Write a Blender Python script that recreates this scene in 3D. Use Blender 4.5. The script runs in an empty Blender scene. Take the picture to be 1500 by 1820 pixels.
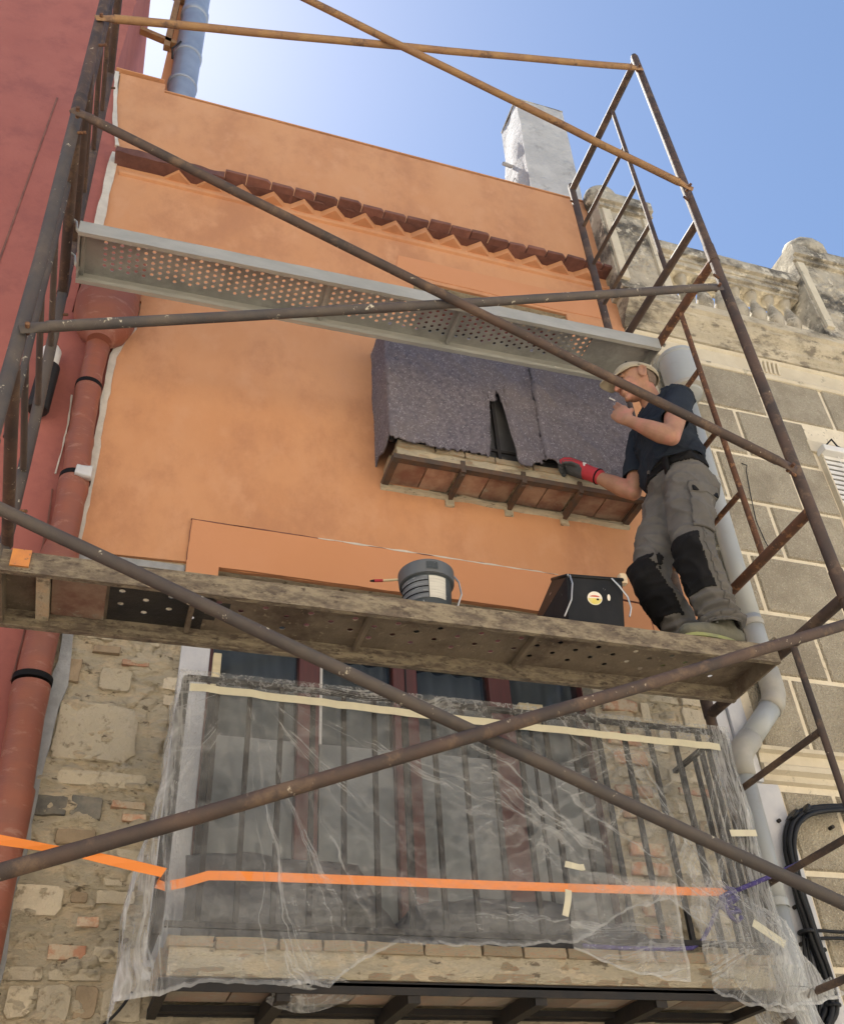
import bpy, bmesh, math, random
from math import radians, sin, cos, pi, sqrt, atan2
from mathutils import Vector, Matrix, noise, geometry
random.seed(7)
S = bpy.context.scene
COL = S.collection
# ------------------------------------------------------------------ camera
cam_d = bpy.data.cameras.new('camera'); cam = bpy.data.objects.new('camera', cam_d); COL.objects.link(cam)
S.camera = cam
YAW, PIT, ROL = radians(20.15), radians(38.757), radians(-3.828)
fw = Vector((sin(YAW)*cos(PIT), cos(YAW)*cos(PIT), sin(PIT)))
rt = Vector((cos(YAW), -sin(YAW), 0)); up = rt.cross(fw)
rt, up = cos(ROL)*rt + sin(ROL)*up, -sin(ROL)*rt + cos(ROL)*up
mw = Matrix((rt, up, -fw)).transposed().to_4x4(); mw.translation = Vector((0, -3.6, 1.6))
cam.matrix_world = mw
cam_d.sensor_fit = 'VERTICAL'; cam_d.sensor_height = 24; cam_d.lens = 24*1719/1820
cam_d.clip_start = .05; cam_d.clip_end = 2000
# ------------------------------------------------------------------ sky, sun, exposure
SUN_AZ, SUN_EL = radians(-15.0), radians(64.5)
W = bpy.data.worlds.new('World'); S.world = W; W.use_nodes = True
nt = W.node_tree; bgn = nt.nodes['Background']
sky = nt.nodes.new('ShaderNodeTexSky'); sky.sky_type = 'NISHITA'; sky.sun_disc = False
sky.sun_elevation = SUN_EL; sky.sun_rotation = SUN_AZ
sky.air_density = 1.0; sky.dust_density = .3; sky.ozone_density = 1.3
nt.links.new(sky.outputs[0], bgn.inputs[0]); bgn.inputs[1].default_value = .078
sd = bpy.data.lights.new('sun', 'SUN'); so = bpy.data.objects.new('sun', sd); COL.objects.link(so)
sd.energy = 5.0; sd.angle = radians(.5); sd.color = (1, .94, .84)
sdir = Vector((sin(SUN_AZ)*cos(SUN_EL), cos(SUN_AZ)*cos(SUN_EL), sin(SUN_EL)))
so.rotation_euler = (-sdir).to_track_quat('-Z', 'Y').to_euler(); so.location = sdir*30
S.view_settings.view_transform = 'Standard'; S.view_settings.look = 'None'
S.view_settings.exposure = 1.36; S.view_settings.gamma = 1; S.view_settings.use_curve_mapping = False
S.render.engine = 'CYCLES'
S.cycles.max_bounces = 10; S.cycles.transparent_max_bounces = 24; S.cycles.diffuse_bounces = 5
# ------------------------------------------------------------------ helpers
def fbm(p, s=1, o=4):
    return noise.fractal(Vector(p)*s, 1.0, 2.0, o)
def n3(x, y=0, z=0): return noise.noise(Vector((x, y, z)))

class MB:
    def __init__(s): s.v = []; s.f = []
    def add(s, vs, fs):
        b = len(s.v); s.v += [Vector(p) for p in vs]; s.f += [tuple(i+b for i in q) for q in fs]; return s
    def box(s, x0, x1, y0, y1, z0, z1):
        return s.add([(x0,y0,z0),(x1,y0,z0),(x1,y1,z0),(x0,y1,z0),(x0,y0,z1),(x1,y0,z1),(x1,y1,z1),(x0,y1,z1)],
            [(0,3,2,1),(4,5,6,7),(0,1,5,4),(1,2,6,5),(2,3,7,6),(3,0,4,7)])
    def frame(s, p, q, ref=None):
        d = (Vector(q)-Vector(p)).normalized()
        r = Vector(ref) if ref else (Vector((0,0,1)) if abs(d.z) < .9 else Vector((0,1,0)))
        a = d.cross(r).normalized(); b = a.cross(d).normalized(); return d, a, b
    def beam(s, p, q, w, h, ref=None):
        d, a, b = s.frame(p, q, ref); p, q = Vector(p), Vector(q)
        vs = [c + a*w/2*i + b*h/2*j for c in (p, q) for i, j in ((-1,-1),(1,-1),(1,1),(-1,1))]
        return s.add(vs, [(0,1,2,3),(7,6,5,4),(0,4,5,1),(1,5,6,2),(2,6,7,3),(3,7,4,0)])
    def ring(s, c, a, b, ra, rb, n):
        return [c + a*cos(2*pi*i/n)*ra + b*sin(2*pi*i/n)*rb for i in range(n)]
    def loftrings(s, rings, cap=True):
        n = len(rings[0]); b = len(s.v)
        for r in rings: s.v += r
        for k in range(len(rings)-1):
            for i in range(n):
                j = (i+1) % n
                s.f.append((b+k*n+i, b+k*n+j, b+(k+1)*n+j, b+(k+1)*n+i))
        if cap:
            s.f.append(tuple(b+i for i in reversed(range(n)))); m = b+(len(rings)-1)*n
            s.f.append(tuple(m+i for i in range(n)))
        return s
    def tube(s, p, q, r, n=12, r2=None):
        d, a, b = s.frame(p, q); r2 = r if r2 is None else r2
        return s.loftrings([s.ring(Vector(p), a, b, r, r, n), s.ring(Vector(q), a, b, r2, r2, n)])
    def path(s, pts, r, n=8, cap=True):
        pts = [Vector(p) for p in pts]; rings = []; a = None
        for i, p in enumerate(pts):
            d = (pts[min(i+1, len(pts)-1)] - pts[max(i-1, 0)]).normalized()
            if a is None:
                a = d.cross(Vector((0,0,1)) if abs(d.z) < .9 else Vector((0,1,0))).normalized()
            a = (a - d*a.dot(d)).normalized(); b = d.cross(a)
            rr = r[i] if isinstance(r, (list, tuple)) else r
            ra, rb = rr if isinstance(rr, tuple) else (rr, rr)
            rings.append(s.ring(p, a, b, ra, rb, n))
        return s.loftrings(rings, cap)
    def limb(s, pts, rad, n=16, ref=None):
        """capsule chain; rad = radius or (ra, rb); ref fixes direction of ra"""
        pts = [Vector(p) for p in pts]; rings = []; ref = Vector(ref) if ref else None; a = None
        for i, p in enumerate(pts):
            d = (pts[min(i+1, len(pts)-1)] - pts[max(i-1, 0)]).normalized()
            if ref is not None: a = (ref - d*ref.dot(d)).normalized()
            else:
                if a is None: a = d.cross(Vector((0,0,1)) if abs(d.z) < .9 else Vector((0,1,0))).normalized()
                a = (a - d*a.dot(d)).normalized()
            b = d.cross(a); ra, rb = rad[i] if isinstance(rad[i], tuple) else (rad[i], rad[i])
            m = min(ra, rb)
            if i == 0:
                for t in (80, 50, 22): rings.append(s.ring(p - d*m*sin(radians(t)), a, b, ra*cos(radians(t)), rb*cos(radians(t)), n))
            rings.append(s.ring(p, a, b, ra, rb, n))
            if i == len(pts)-1:
                for t in (22, 50, 80): rings.append(s.ring(p + d*m*sin(radians(t)), a, b, ra*cos(radians(t)), rb*cos(radians(t)), n))
        return s.loftrings(rings)
    def ell(s, c, F, U, L, rf, ru, rl, n=16, m=10):
        c = Vector(c); rings = []
        for k in range(1, m):
            t = pi*k/m - pi/2
            rings.append([c + U*ru*sin(t) + (F*cos(2*pi*i/n)*rf + L*sin(2*pi*i/n)*rl)*cos(t) for i in range(n)])
        return s.loftrings(rings)
    def lathe(s, prof, c, n=20, A=(1,0,0), B=(0,1,0), Z=(0,0,1), cap=True):
        c, A, B, Z = Vector(c), Vector(A), Vector(B), Vector(Z)
        return s.loftrings([s.ring(c + Z*z, A, B, r, r, n) for r, z in prof], cap)
    def prism(s, poly, y0, y1, holes=()):
        """poly in (x,z), extruded from y0 (front) to y1"""
        loops = [list(poly)] + [list(h) for h in holes]
        flat = [p for l in loops for p in l]
        tri = geometry.tessellate_polygon([[Vector((p[0], p[1], 0)) for p in l] for l in loops])
        n = len(flat); b = len(s.v)
        s.v += [Vector((p[0], y0, p[1])) for p in flat] + [Vector((p[0], y1, p[1])) for p in flat]
        for t in tri:
            s.f.append(tuple(b+i for i in t)); s.f.append(tuple(b+n+i for i in reversed(t)))
        k = b
        for l in loops:
            m = len(l)
            for i in range(m):
                j = (i+1) % m; s.f.append((k+i, k+j, k+n+j, k+n+i))
            k += m
        return s
    def profx(s, prof, x0, x1):
        """closed profile in (y,z) extruded along x"""
        n = len(prof)
        return s.add([(x0,y,z) for y,z in prof]+[(x1,y,z) for y,z in prof],
            [tuple(range(n)), tuple(range(2*n-1, n-1, -1))]+[(i,n+i,n+(i+1)%n,(i+1)%n) for i in range(n)])
    def grid(s, fn, nu, nv):
        b = len(s.v)
        s.v += [Vector(fn(i/nu, j/nv)) for j in range(nv+1) for i in range(nu+1)]
        for j in range(nv):
            for i in range(nu):
                k = b+j*(nu+1)+i; s.f.append((k, k+1, k+nu+2, k+nu+1))
        return s
    def mesh(s, name):
        me = bpy.data.meshes.new(name); me.from_pydata([tuple(p) for p in s.v], [], s.f)
        bm = bmesh.new(); bm.from_mesh(me); bmesh.ops.recalc_face_normals(bm, faces=bm.faces); bm.to_mesh(me); bm.free()
        return me
    def build(s, name, mat, parent=None, smooth=False, bevel=0, seg=2, raw=False):
        me = s.mesh(name) if not raw else bpy.data.meshes.new(name)
        if raw: me.from_pydata([tuple(p) for p in s.v], [], s.f)
        return link(name, me, mat, parent, smooth, bevel, seg)

def link(name, me, mat, parent=None, smooth=False, bevel=0, seg=2):
    o = bpy.data.objects.new(name, me); COL.objects.link(o)
    if mat is not None and not me.materials: me.materials.append(mat)
    if smooth:
        me.polygons.foreach_set('use_smooth', [True]*len(me.polygons))
        if smooth == 'auto': me.set_sharp_from_angle(angle=radians(40))
    if bevel:
        m = o.modifiers.new('bevel', 'BEVEL'); m.width = bevel; m.segments = seg; m.limit_method = 'ANGLE'; m.angle_limit = radians(40)
    if parent: adopt(o, parent)
    return o
def adopt(o, parent):
    o.parent = parent
    if parent.type == 'EMPTY': o.matrix_parent_inverse = Matrix.Translation(-parent.location)
def tag(o, label, cat, group=None):
    o['label'] = label; o['category'] = cat
    if group: o['group'] = group
    return o
def thing(name, label, cat, loc=(0,0,0), group=None):
    o = bpy.data.objects.new(name, None); COL.objects.link(o); o.location = loc; o.empty_display_size = .1
    return tag(o, label, cat, group)
def remeshed(mb, voxel, smooth=4, disp=None):
    me = mb.mesh('tmp'); o = bpy.data.objects.new('tmp', me); COL.objects.link(o)
    m = o.modifiers.new('r', 'REMESH'); m.mode = 'VOXEL'; m.voxel_size = voxel; m.adaptivity = 0
    k = o.modifiers.new('s', 'SMOOTH'); k.factor = .5; k.iterations = smooth
    bpy.context.view_layer.update()
    dg = bpy.context.evaluated_depsgraph_get()
    out = bpy.data.meshes.new_from_object(o.evaluated_get(dg), depsgraph=dg)
    bpy.data.objects.remove(o); out.materials.clear()
    if disp:
        ns = [v.normal.copy() for v in out.vertices]
        for v, n in zip(out.vertices, ns): v.co += n*disp(v.co, n)
    return out
def face_patch(me, test, off, name, mat, parent, smooth=True):
    """a sewn-on patch: the faces of a garment that pass the test, lifted off it"""
    idx = {}; vs = []; fs = []
    for p in me.polygons:
        if test(p.center, p.normal):
            q = []
            for i in p.vertices:
                if i not in idx: idx[i] = len(vs); v = me.vertices[i]; vs.append(v.co + v.normal*off)
                q.append(idx[i])
            fs.append(q)
    m = bpy.data.meshes.new(name); m.from_pydata([tuple(v) for v in vs], [], fs)
    o = link(name, m, mat, parent, smooth)
    s = o.modifiers.new('s', 'SOLIDIFY'); s.thickness = off; s.offset = -1
    return o
# ------------------------------------------------------------------ materials
MAT = {}
def mat(name, c1, c2=None, scale=6, rough=.8, bump=0, bscale=None, metal=0, c3=None, s3=20, t3=.62, w3=.03, rnd=0,
        stretch=(1,1,1), detail=6, c4=None, s4=3, t4=.55, w4=.1, spec=.5, bdist=.01, vor=False):
    m = bpy.data.materials.new(name); m.use_nodes = True; T = m.node_tree; N = T.nodes; Lk = T.links.new
    b = N['Principled BSDF']; b.inputs['Roughness'].default_value = rough; b.inputs['Metallic'].default_value = metal
    b.inputs['Specular IOR Level'].default_value = spec
    tc = N.new('ShaderNodeTexCoord'); mp = N.new('ShaderNodeMapping'); mp.inputs['Scale'].default_value = stretch
    Lk(tc.outputs['Object'], mp.inputs[0]); V = mp.outputs[0]
    if rnd:
        oi = N.new('ShaderNodeObjectInfo'); ad = N.new('ShaderNodeVectorMath'); ad.operation = 'ADD'
        sc = N.new('ShaderNodeMath'); sc.operation = 'MULTIPLY'; sc.inputs[1].default_value = 37
        Lk(oi.outputs['Random'], sc.inputs[0]); Lk(V, ad.inputs[0]); Lk(sc.outputs[0], ad.inputs[1]); V = ad.outputs[0]
    def nz(s, d=6, r=.6):
        n = N.new('ShaderNodeTexNoise'); n.inputs['Scale'].default_value = s; n.inputs['Detail'].default_value = d
        n.inputs['Roughness'].default_value = r; Lk(V, n.inputs['Vector']); return n.outputs['Fac']
    def mix(f, A, B):
        x = N.new('ShaderNodeMix'); x.data_type = 'RGBA'
        if isinstance(f, float): x.inputs[0].default_value = f
        else: Lk(f, x.inputs[0])
        for s_, q in ((6, A), (7, B)):
            if isinstance(q, tuple): x.inputs[s_].default_value = (*q, 1)
            else: Lk(q, x.inputs[s_])
        return x.outputs[2]
    def rng(f, a, z):
        r = N.new('ShaderNodeMapRange'); r.interpolation_type = 'SMOOTHSTEP'; r.inputs[1].default_value = a; r.inputs[2].default_value = z
        Lk(f, r.inputs[0]); return r.outputs[0]
    c = c1
    if c2 is not None: c = mix(rng(nz(scale, detail), .32, .68), c1, c2)
    if c4 is not None: c = mix(rng(nz(s4, 8, .7), t4-w4, t4+w4), c, c4)
    if c3 is not None: c = mix(rng(nz(s3, 5, .65), t3-w3, t3+w3), c, c3)
    if rnd:
        hv = N.new('ShaderNodeHueSaturation'); r = N.new('ShaderNodeMapRange'); r.inputs[3].default_value = 1-rnd; r.inputs[4].default_value = 1+rnd
        Lk(oi.outputs['Random'], r.inputs[0]); Lk(r.outputs[0], hv.inputs['Value'])
        if isinstance(c, tuple): hv.inputs['Color'].default_value = (*c, 1)
        else: Lk(c, hv.inputs['Color'])
        c = hv.outputs[0]
    if isinstance(c, tuple): b.inputs['Base Color'].default_value = (*c, 1)
    else: Lk(c, b.inputs['Base Color'])
    if bump:
        bp = N.new('ShaderNodeBump'); bp.inputs['Strength'].default_value = bump; bp.inputs['Distance'].default_value = bdist
        if vor:
            vo = N.new('ShaderNodeTexVoronoi'); vo.inputs['Scale'].default_value = bscale; Lk(V, vo.inputs['Vector']); Lk(vo.outputs['Distance'], bp.inputs['Height'])
        else: Lk(nz(bscale or scale*4, 8, .65), bp.inputs['Height'])
        Lk(bp.outputs[0], b.inputs['Normal'])
    MAT[name] = m; return m

M_orange = mat('orange_render', (.565,.272,.130), (.61,.312,.158), 1.3, .9, .5, 22, c4=(.475,.225,.115), s4=1.6, t4=.55, w4=.12, c3=(.60,.31,.165), s3=5, t3=.60, w3=.12, bdist=.006, stretch=(1.2,1,.8))
M_orange2 = mat('orange_render_panel', (.58,.265,.125), (.60,.28,.14), 2.2, .9, .25, 60, bdist=.004)
M_red = mat('red_paint', (.33,.105,.085), (.37,.125,.10), 2.5, .85, .35, 45, c4=(.29,.095,.08), s4=4, bdist=.006)
M_redpipe = mat('terracotta_pipe', (.29,.095,.058), (.245,.088,.06), 5, .55, .15, 40, c4=(.34,.16,.115), s4=9, t4=.60, w4=.06, stretch=(1,1,3))
M_mortar = mat('old_mortar', (.62,.54,.395), (.50,.44,.325), 6, .95, 1, 26, c4=(.66,.55,.385), s4=8, t4=.54, w4=.06, c3=(.22,.18,.125), s3=17, t3=.63, w3=.035, stretch=(.7,1,1.7), bdist=.04, detail=10)  # dark c3 flecks paint in crevice shade; the other tones are mortar colour
M_stone = mat('beige_rubble_stone', (.50,.44,.33), (.60,.52,.39), 9, .95, 1, 30, rnd=.2, c4=(.56,.49,.36), s4=6, t4=.48, w4=.06, c3=(.30,.25,.175), s3=20, t3=.62, w3=.06, bdist=.015)
M_stoneg = mat('grey_rubble_stone', (.13,.13,.12), (.24,.22,.18), 16, .9, .8, 40, rnd=.2, c3=(.4,.36,.27), s3=25, t3=.66, w3=.04)
M_stoneb = mat('brown_rubble_stone', (.26,.20,.13), (.34,.26,.17), 14, .9, .8, 40, rnd=.2)
M_brick = mat('old_red_brick', (.52,.26,.16), (.46,.29,.19), 12, .95, .7, 60, rnd=.2, c3=(.56,.46,.33), s3=18, t3=.52, w3=.08, bdist=.01)
M_ledge = mat('pale_worn_brick', (.66,.53,.34), (.66,.42,.27), 3, .95, 1, 45, rnd=.14, c4=(.60,.52,.37), s4=9, t4=.50, w4=.1, c3=(.34,.28,.19), s3=18, t3=.63, w3=.05, bdist=.015)
M_soffit = mat('terracotta_soffit_tile', (.26,.125,.085), (.44,.30,.21), 8, .9, .6, 30, rnd=.3, c3=(.42,.36,.28), s3=9, t3=.64, w3=.05)
M_soffitL = mat('grey_soffit_tile', (.30,.27,.215), (.38,.26,.19), 6, .9, .6, 30, rnd=.3, c3=(.36,.33,.27), s3=9, t3=.6, w3=.06)
M_iron = mat('black_iron', (.016,.016,.018), (.026,.022,.02), 12, .6, .2, 60, spec=.3)
M_ironrust = mat('rusty_iron', (.07,.055,.045), (.13,.07,.04), 14, .8, .4, 60)
M_white = mat('white_plaster', (.62,.62,.63), (.52,.53,.56), 7, .9, .3, 40)
M_whitestrip = mat('white_filler', (.66,.62,.55), (.56,.52,.46), 14, .9, .6, 40)
M_greymortar = mat('grey_cement', (.36,.37,.38), (.28,.29,.29), 16, .95, .7, 40)
M_eave = mat('maroon_eave_tile', (.15,.065,.052), (.21,.095,.072), 12, .85, .5, 40, rnd=.22)
M_wood = mat('mahogany_frame', (.10,.022,.017), (.075,.018,.014), 5, .4, .15, 30, stretch=(8,8,1))
M_curtain = mat('grey_net_curtain', (.20,.23,.26), (.14,.165,.19), 2, .95)
M_panel = mat('pale_reflection_grey', (.74,.77,.78), (.66,.70,.71), 3, .7)  # pale grey that paints a bright reflection into the lower panes
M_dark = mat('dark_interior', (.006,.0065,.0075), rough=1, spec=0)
M_block = mat('pebbledash_block', (.37,.325,.24), (.46,.41,.315), 85, .95, .8, 100, rnd=.07, c3=(.60,.54,.42), s3=110, t3=.63, w3=.05, c4=(.31,.27,.20), s4=3, t4=.52, w4=.12, vor=True, bdist=.012)
M_joint = mat('beige_joint', (.80,.72,.56), (.70,.62,.47), 10, .95, .6, 40, c3=(.30,.26,.19), s3=26, t3=.64, w3=.05)
M_cornice = mat('weathered_cornice', (.60,.535,.41), (.48,.425,.32), 7, .95, .9, 35, c4=(.14,.122,.095), s4=2.6, t4=.565, w4=.09, c3=(.24,.21,.165), s3=13, t3=.60, w3=.07, stretch=(.6,1,1.5), bdist=.02)
M_frieze = mat('cream_frieze', (.66,.59,.45), (.58,.51,.38), 6, .95, .6, 40, c3=(.30,.27,.20), s3=9, t3=.66, w3=.06)
M_lichen = mat('lichen_stone', (.50,.445,.345), (.40,.355,.275), 9, .95, .5, 40, c4=(.10,.09,.075), s4=4, t4=.54, w4=.1, c3=(.62,.56,.44), s3=11, t3=.60, w3=.05, bdist=.02)
M_greypipe = mat('grey_plastic_pipe', (.40,.42,.42), (.36,.38,.375), 3, .4, .05, 30, c4=(.33,.33,.31), s4=6, t4=.66)
M_greypipe2 = mat('faded_pipe_joint', (.43,.41,.36), (.35,.34,.30), 9, .5)
M_chim = mat('whitewashed_chimney', (.52,.52,.52), (.42,.42,.425), 4, .95, 1, 14, c4=(.20,.20,.21), s4=2.4, t4=.64, w4=.1, bdist=.03)
M_flue = mat('blue_grey_flue', (.30,.36,.46), (.24,.29,.38), 5, .45, .1, 20, metal=.3)
M_tube = mat('rusty_steel_tube', (.045,.034,.030), (.088,.055,.040), 9, .7, .25, 60, c4=(.13,.085,.055), s4=14, t4=.57, w4=.07, c3=(.42,.36,.27), s3=70, t3=.69, w3=.03, rnd=.14, stretch=(.6,.6,.6))
M_tuber = mat('orange_rust_tube', (.14,.062,.032), (.085,.045,.03), 16, .85, .25, 60, c3=(.26,.13,.06), s3=30, t3=.58, w3=.05, rnd=.1)
M_tubeo = mat('ochre_painted_tube', (.34,.20,.085), (.26,.14,.07), 12, .7, .15, 60, c4=(.13,.075,.05), s4=9, t4=.60, w4=.06, rnd=.08)
M_tubel = mat('paint_splashed_tube', (.055,.050,.050), (.10,.08,.065), 10, .7, .25, 60, c4=(.07,.055,.05), s4=8, c3=(.52,.47,.36), s3=48, t3=.665, w3=.03, rnd=.12, stretch=(.6,.6,.5))
M_plankU = mat('galvanised_deck', (.40,.395,.365), (.33,.325,.30), 7, .5, .2, 50, metal=.35, c3=(.50,.48,.43), s3=13, t3=.70, w3=.03, c4=(.27,.265,.245), s4=4)
M_flangeU = mat('galvanised_flange', (.47,.465,.42), (.38,.38,.345), 9, .5, .3, 50, metal=.3, c3=(.62,.60,.54), s3=9, t3=.67, w3=.02, stretch=(.4,1,1))
M_plankL = mat('rusty_deck', (.19,.15,.105), (.25,.20,.14), 9, .75, .5, 50, metal=.15, c4=(.115,.082,.058), s4=4, c3=(.32,.265,.18), s3=30, t3=.64, w3=.04)
M_flangeL = mat('crusted_deck_flange', (.165,.13,.095), (.12,.092,.068), 14, .85, .9, 60, c4=(.30,.25,.17), s4=30, t4=.50, w4=.12, c3=(.10,.075,.055), s3=50, t3=.60, w3=.06, stretch=(.5,1,1.2), bdist=.01)
M_tar = mat('black_tar', (.022,.022,.024), (.04,.037,.034), 9, .45, .4, 30)
M_otape = mat('orange_adhesive_tape', (.75,.30,.07), (.62,.24,.08), 20, .6, .3, 40, c3=(.25,.15,.09), s3=40, t3=.63)
M_ribbon = mat('orange_ribbon', (.85,.25,.035), rough=.5)
M_mask = mat('cream_masking_tape', (.66,.62,.46), (.60,.56,.42), 20, .7, .2, 60)
M_felt = mat('mauve_felt', (.125,.115,.145), (.225,.205,.24), 45, 1, 1, 130, c3=(.46,.43,.47), s3=90, t3=.66, w3=.04, c4=(.23,.20,.205), s4=2.2, t4=.55, w4=.2, bdist=.012)
M_fibre = mat('felt_fibre', (.20,.18,.22), rough=1, rnd=.1)
M_fibrel = mat('pale_felt_fibre', (.55,.52,.56), rough=1)
M_bucket = mat('dark_grey_plastic', (.045,.055,.062), (.062,.072,.078), 6, .55, .15, 40, spec=.3, c3=(.32,.33,.33), s3=60, t3=.66)
M_bucketl = mat('bucket_rim_plastic', (.115,.125,.135), (.09,.10,.11), 6, .5)
M_label = mat('cream_label', (.62,.60,.52), (.52,.50,.44), 30, .6, c3=(.33,.32,.29), s3=60, t3=.62, stretch=(.3,.3,4))
M_labelg = mat('grey_label', (.16,.175,.19), (.11,.12,.13), 25, .6, c3=(.34,.35,.35), s3=70, t3=.60, stretch=(.3,.3,4))
M_tub = mat('splashed_black_plastic', (.009,.0095,.010), (.018,.018,.018), 8, .5, .2, 30, spec=.25, c3=(.42,.42,.40), s3=30, t3=.655, w3=.02, stretch=(1,1,.5))
M_sticker_y = mat('yellow_sticker', (.72,.58,.10), (.70,.62,.22), 30, .5)
M_sticker_c = mat('cream_sticker', (.80,.74,.62), rough=.5)
M_sticker_r = mat('red_print', (.55,.10,.05), rough=.5)
M_skin = mat('skin', (.40,.22,.135), (.33,.17,.105), 14, .6, .25, 120, c4=(.47,.21,.15), s4=8, bdist=.003)
M_hair = mat('short_grey_hair', (.15,.105,.08), (.22,.16,.12), 90, .9, .6, 160)
M_cap = mat('khaki_cap', (.44,.385,.28), (.40,.345,.25), 6, .95, .4, 220, c3=(.33,.28,.20), s3=9, t3=.68)
M_shirt = mat('charcoal_blue_cotton', (.020,.026,.038), (.030,.038,.052), 5, .95, .6, 160, bdist=.004, spec=.15)
M_trous = mat('grey_work_cloth', (.105,.099,.092), (.138,.130,.119), 6, .95, .5, 200, c3=(.22,.21,.18), s3=26, t3=.72, w3=.03, bdist=.003)
M_pad = mat('black_knee_cloth', (.009,.009,.010), (.014,.014,.015), 9, .95, .4, 160, c3=(.42,.42,.42), s3=70, t3=.735, w3=.01, bdist=.003, spec=.2)
M_shoe = mat('olive_shoe', (.115,.112,.085), (.15,.145,.11), 20, .85, .4, 90)
M_sole = mat('lime_sole', (.27,.29,.11), (.22,.23,.12), 30, .7)
M_glovr = mat('red_glove', (.46,.035,.05), (.38,.03,.04), 20, .8, .3, 120)
M_glovg = mat('grey_glove', (.05,.058,.062), (.075,.08,.085), 30, .7, .4, 120)
M_strap = mat('black_strap', (.008,.008,.009), rough=.7, spec=.2)
M_steel = mat('bright_steel', (.55,.55,.53), rough=.35, metal=.8)
M_cable = mat('black_cable', (.010,.011,.013), (.016,.017,.02), 9, .5, spec=.3)
M_tarp = mat('dark_grey_sheeting', (.075,.075,.078), (.10,.10,.10), 6, .6, .5, 16, bdist=.02)
M_shutter = mat('white_blind', (.74,.73,.70), (.66,.65,.62), 5, .6)
M_ply = mat('pale_timber', (.70,.60,.38), (.62,.52,.32), 10, .8, .2, 40, stretch=(1,1,8))
M_tv = mat('greenish_glass_fill', (.20,.23,.22), rough=.4)
M_ground = mat('street_paving', (.48,.44,.38), (.42,.39,.33), 3, .95, .4, 30)
M_opp = mat('fill_house_render', (.76,.70,.60), (.72,.65,.55), 2, .95, .2, 40)  # pale colour of the added house that bounces sunlight
M_paint = mat('dried_cream_paint', (.62,.56,.40), rough=.8)

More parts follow.
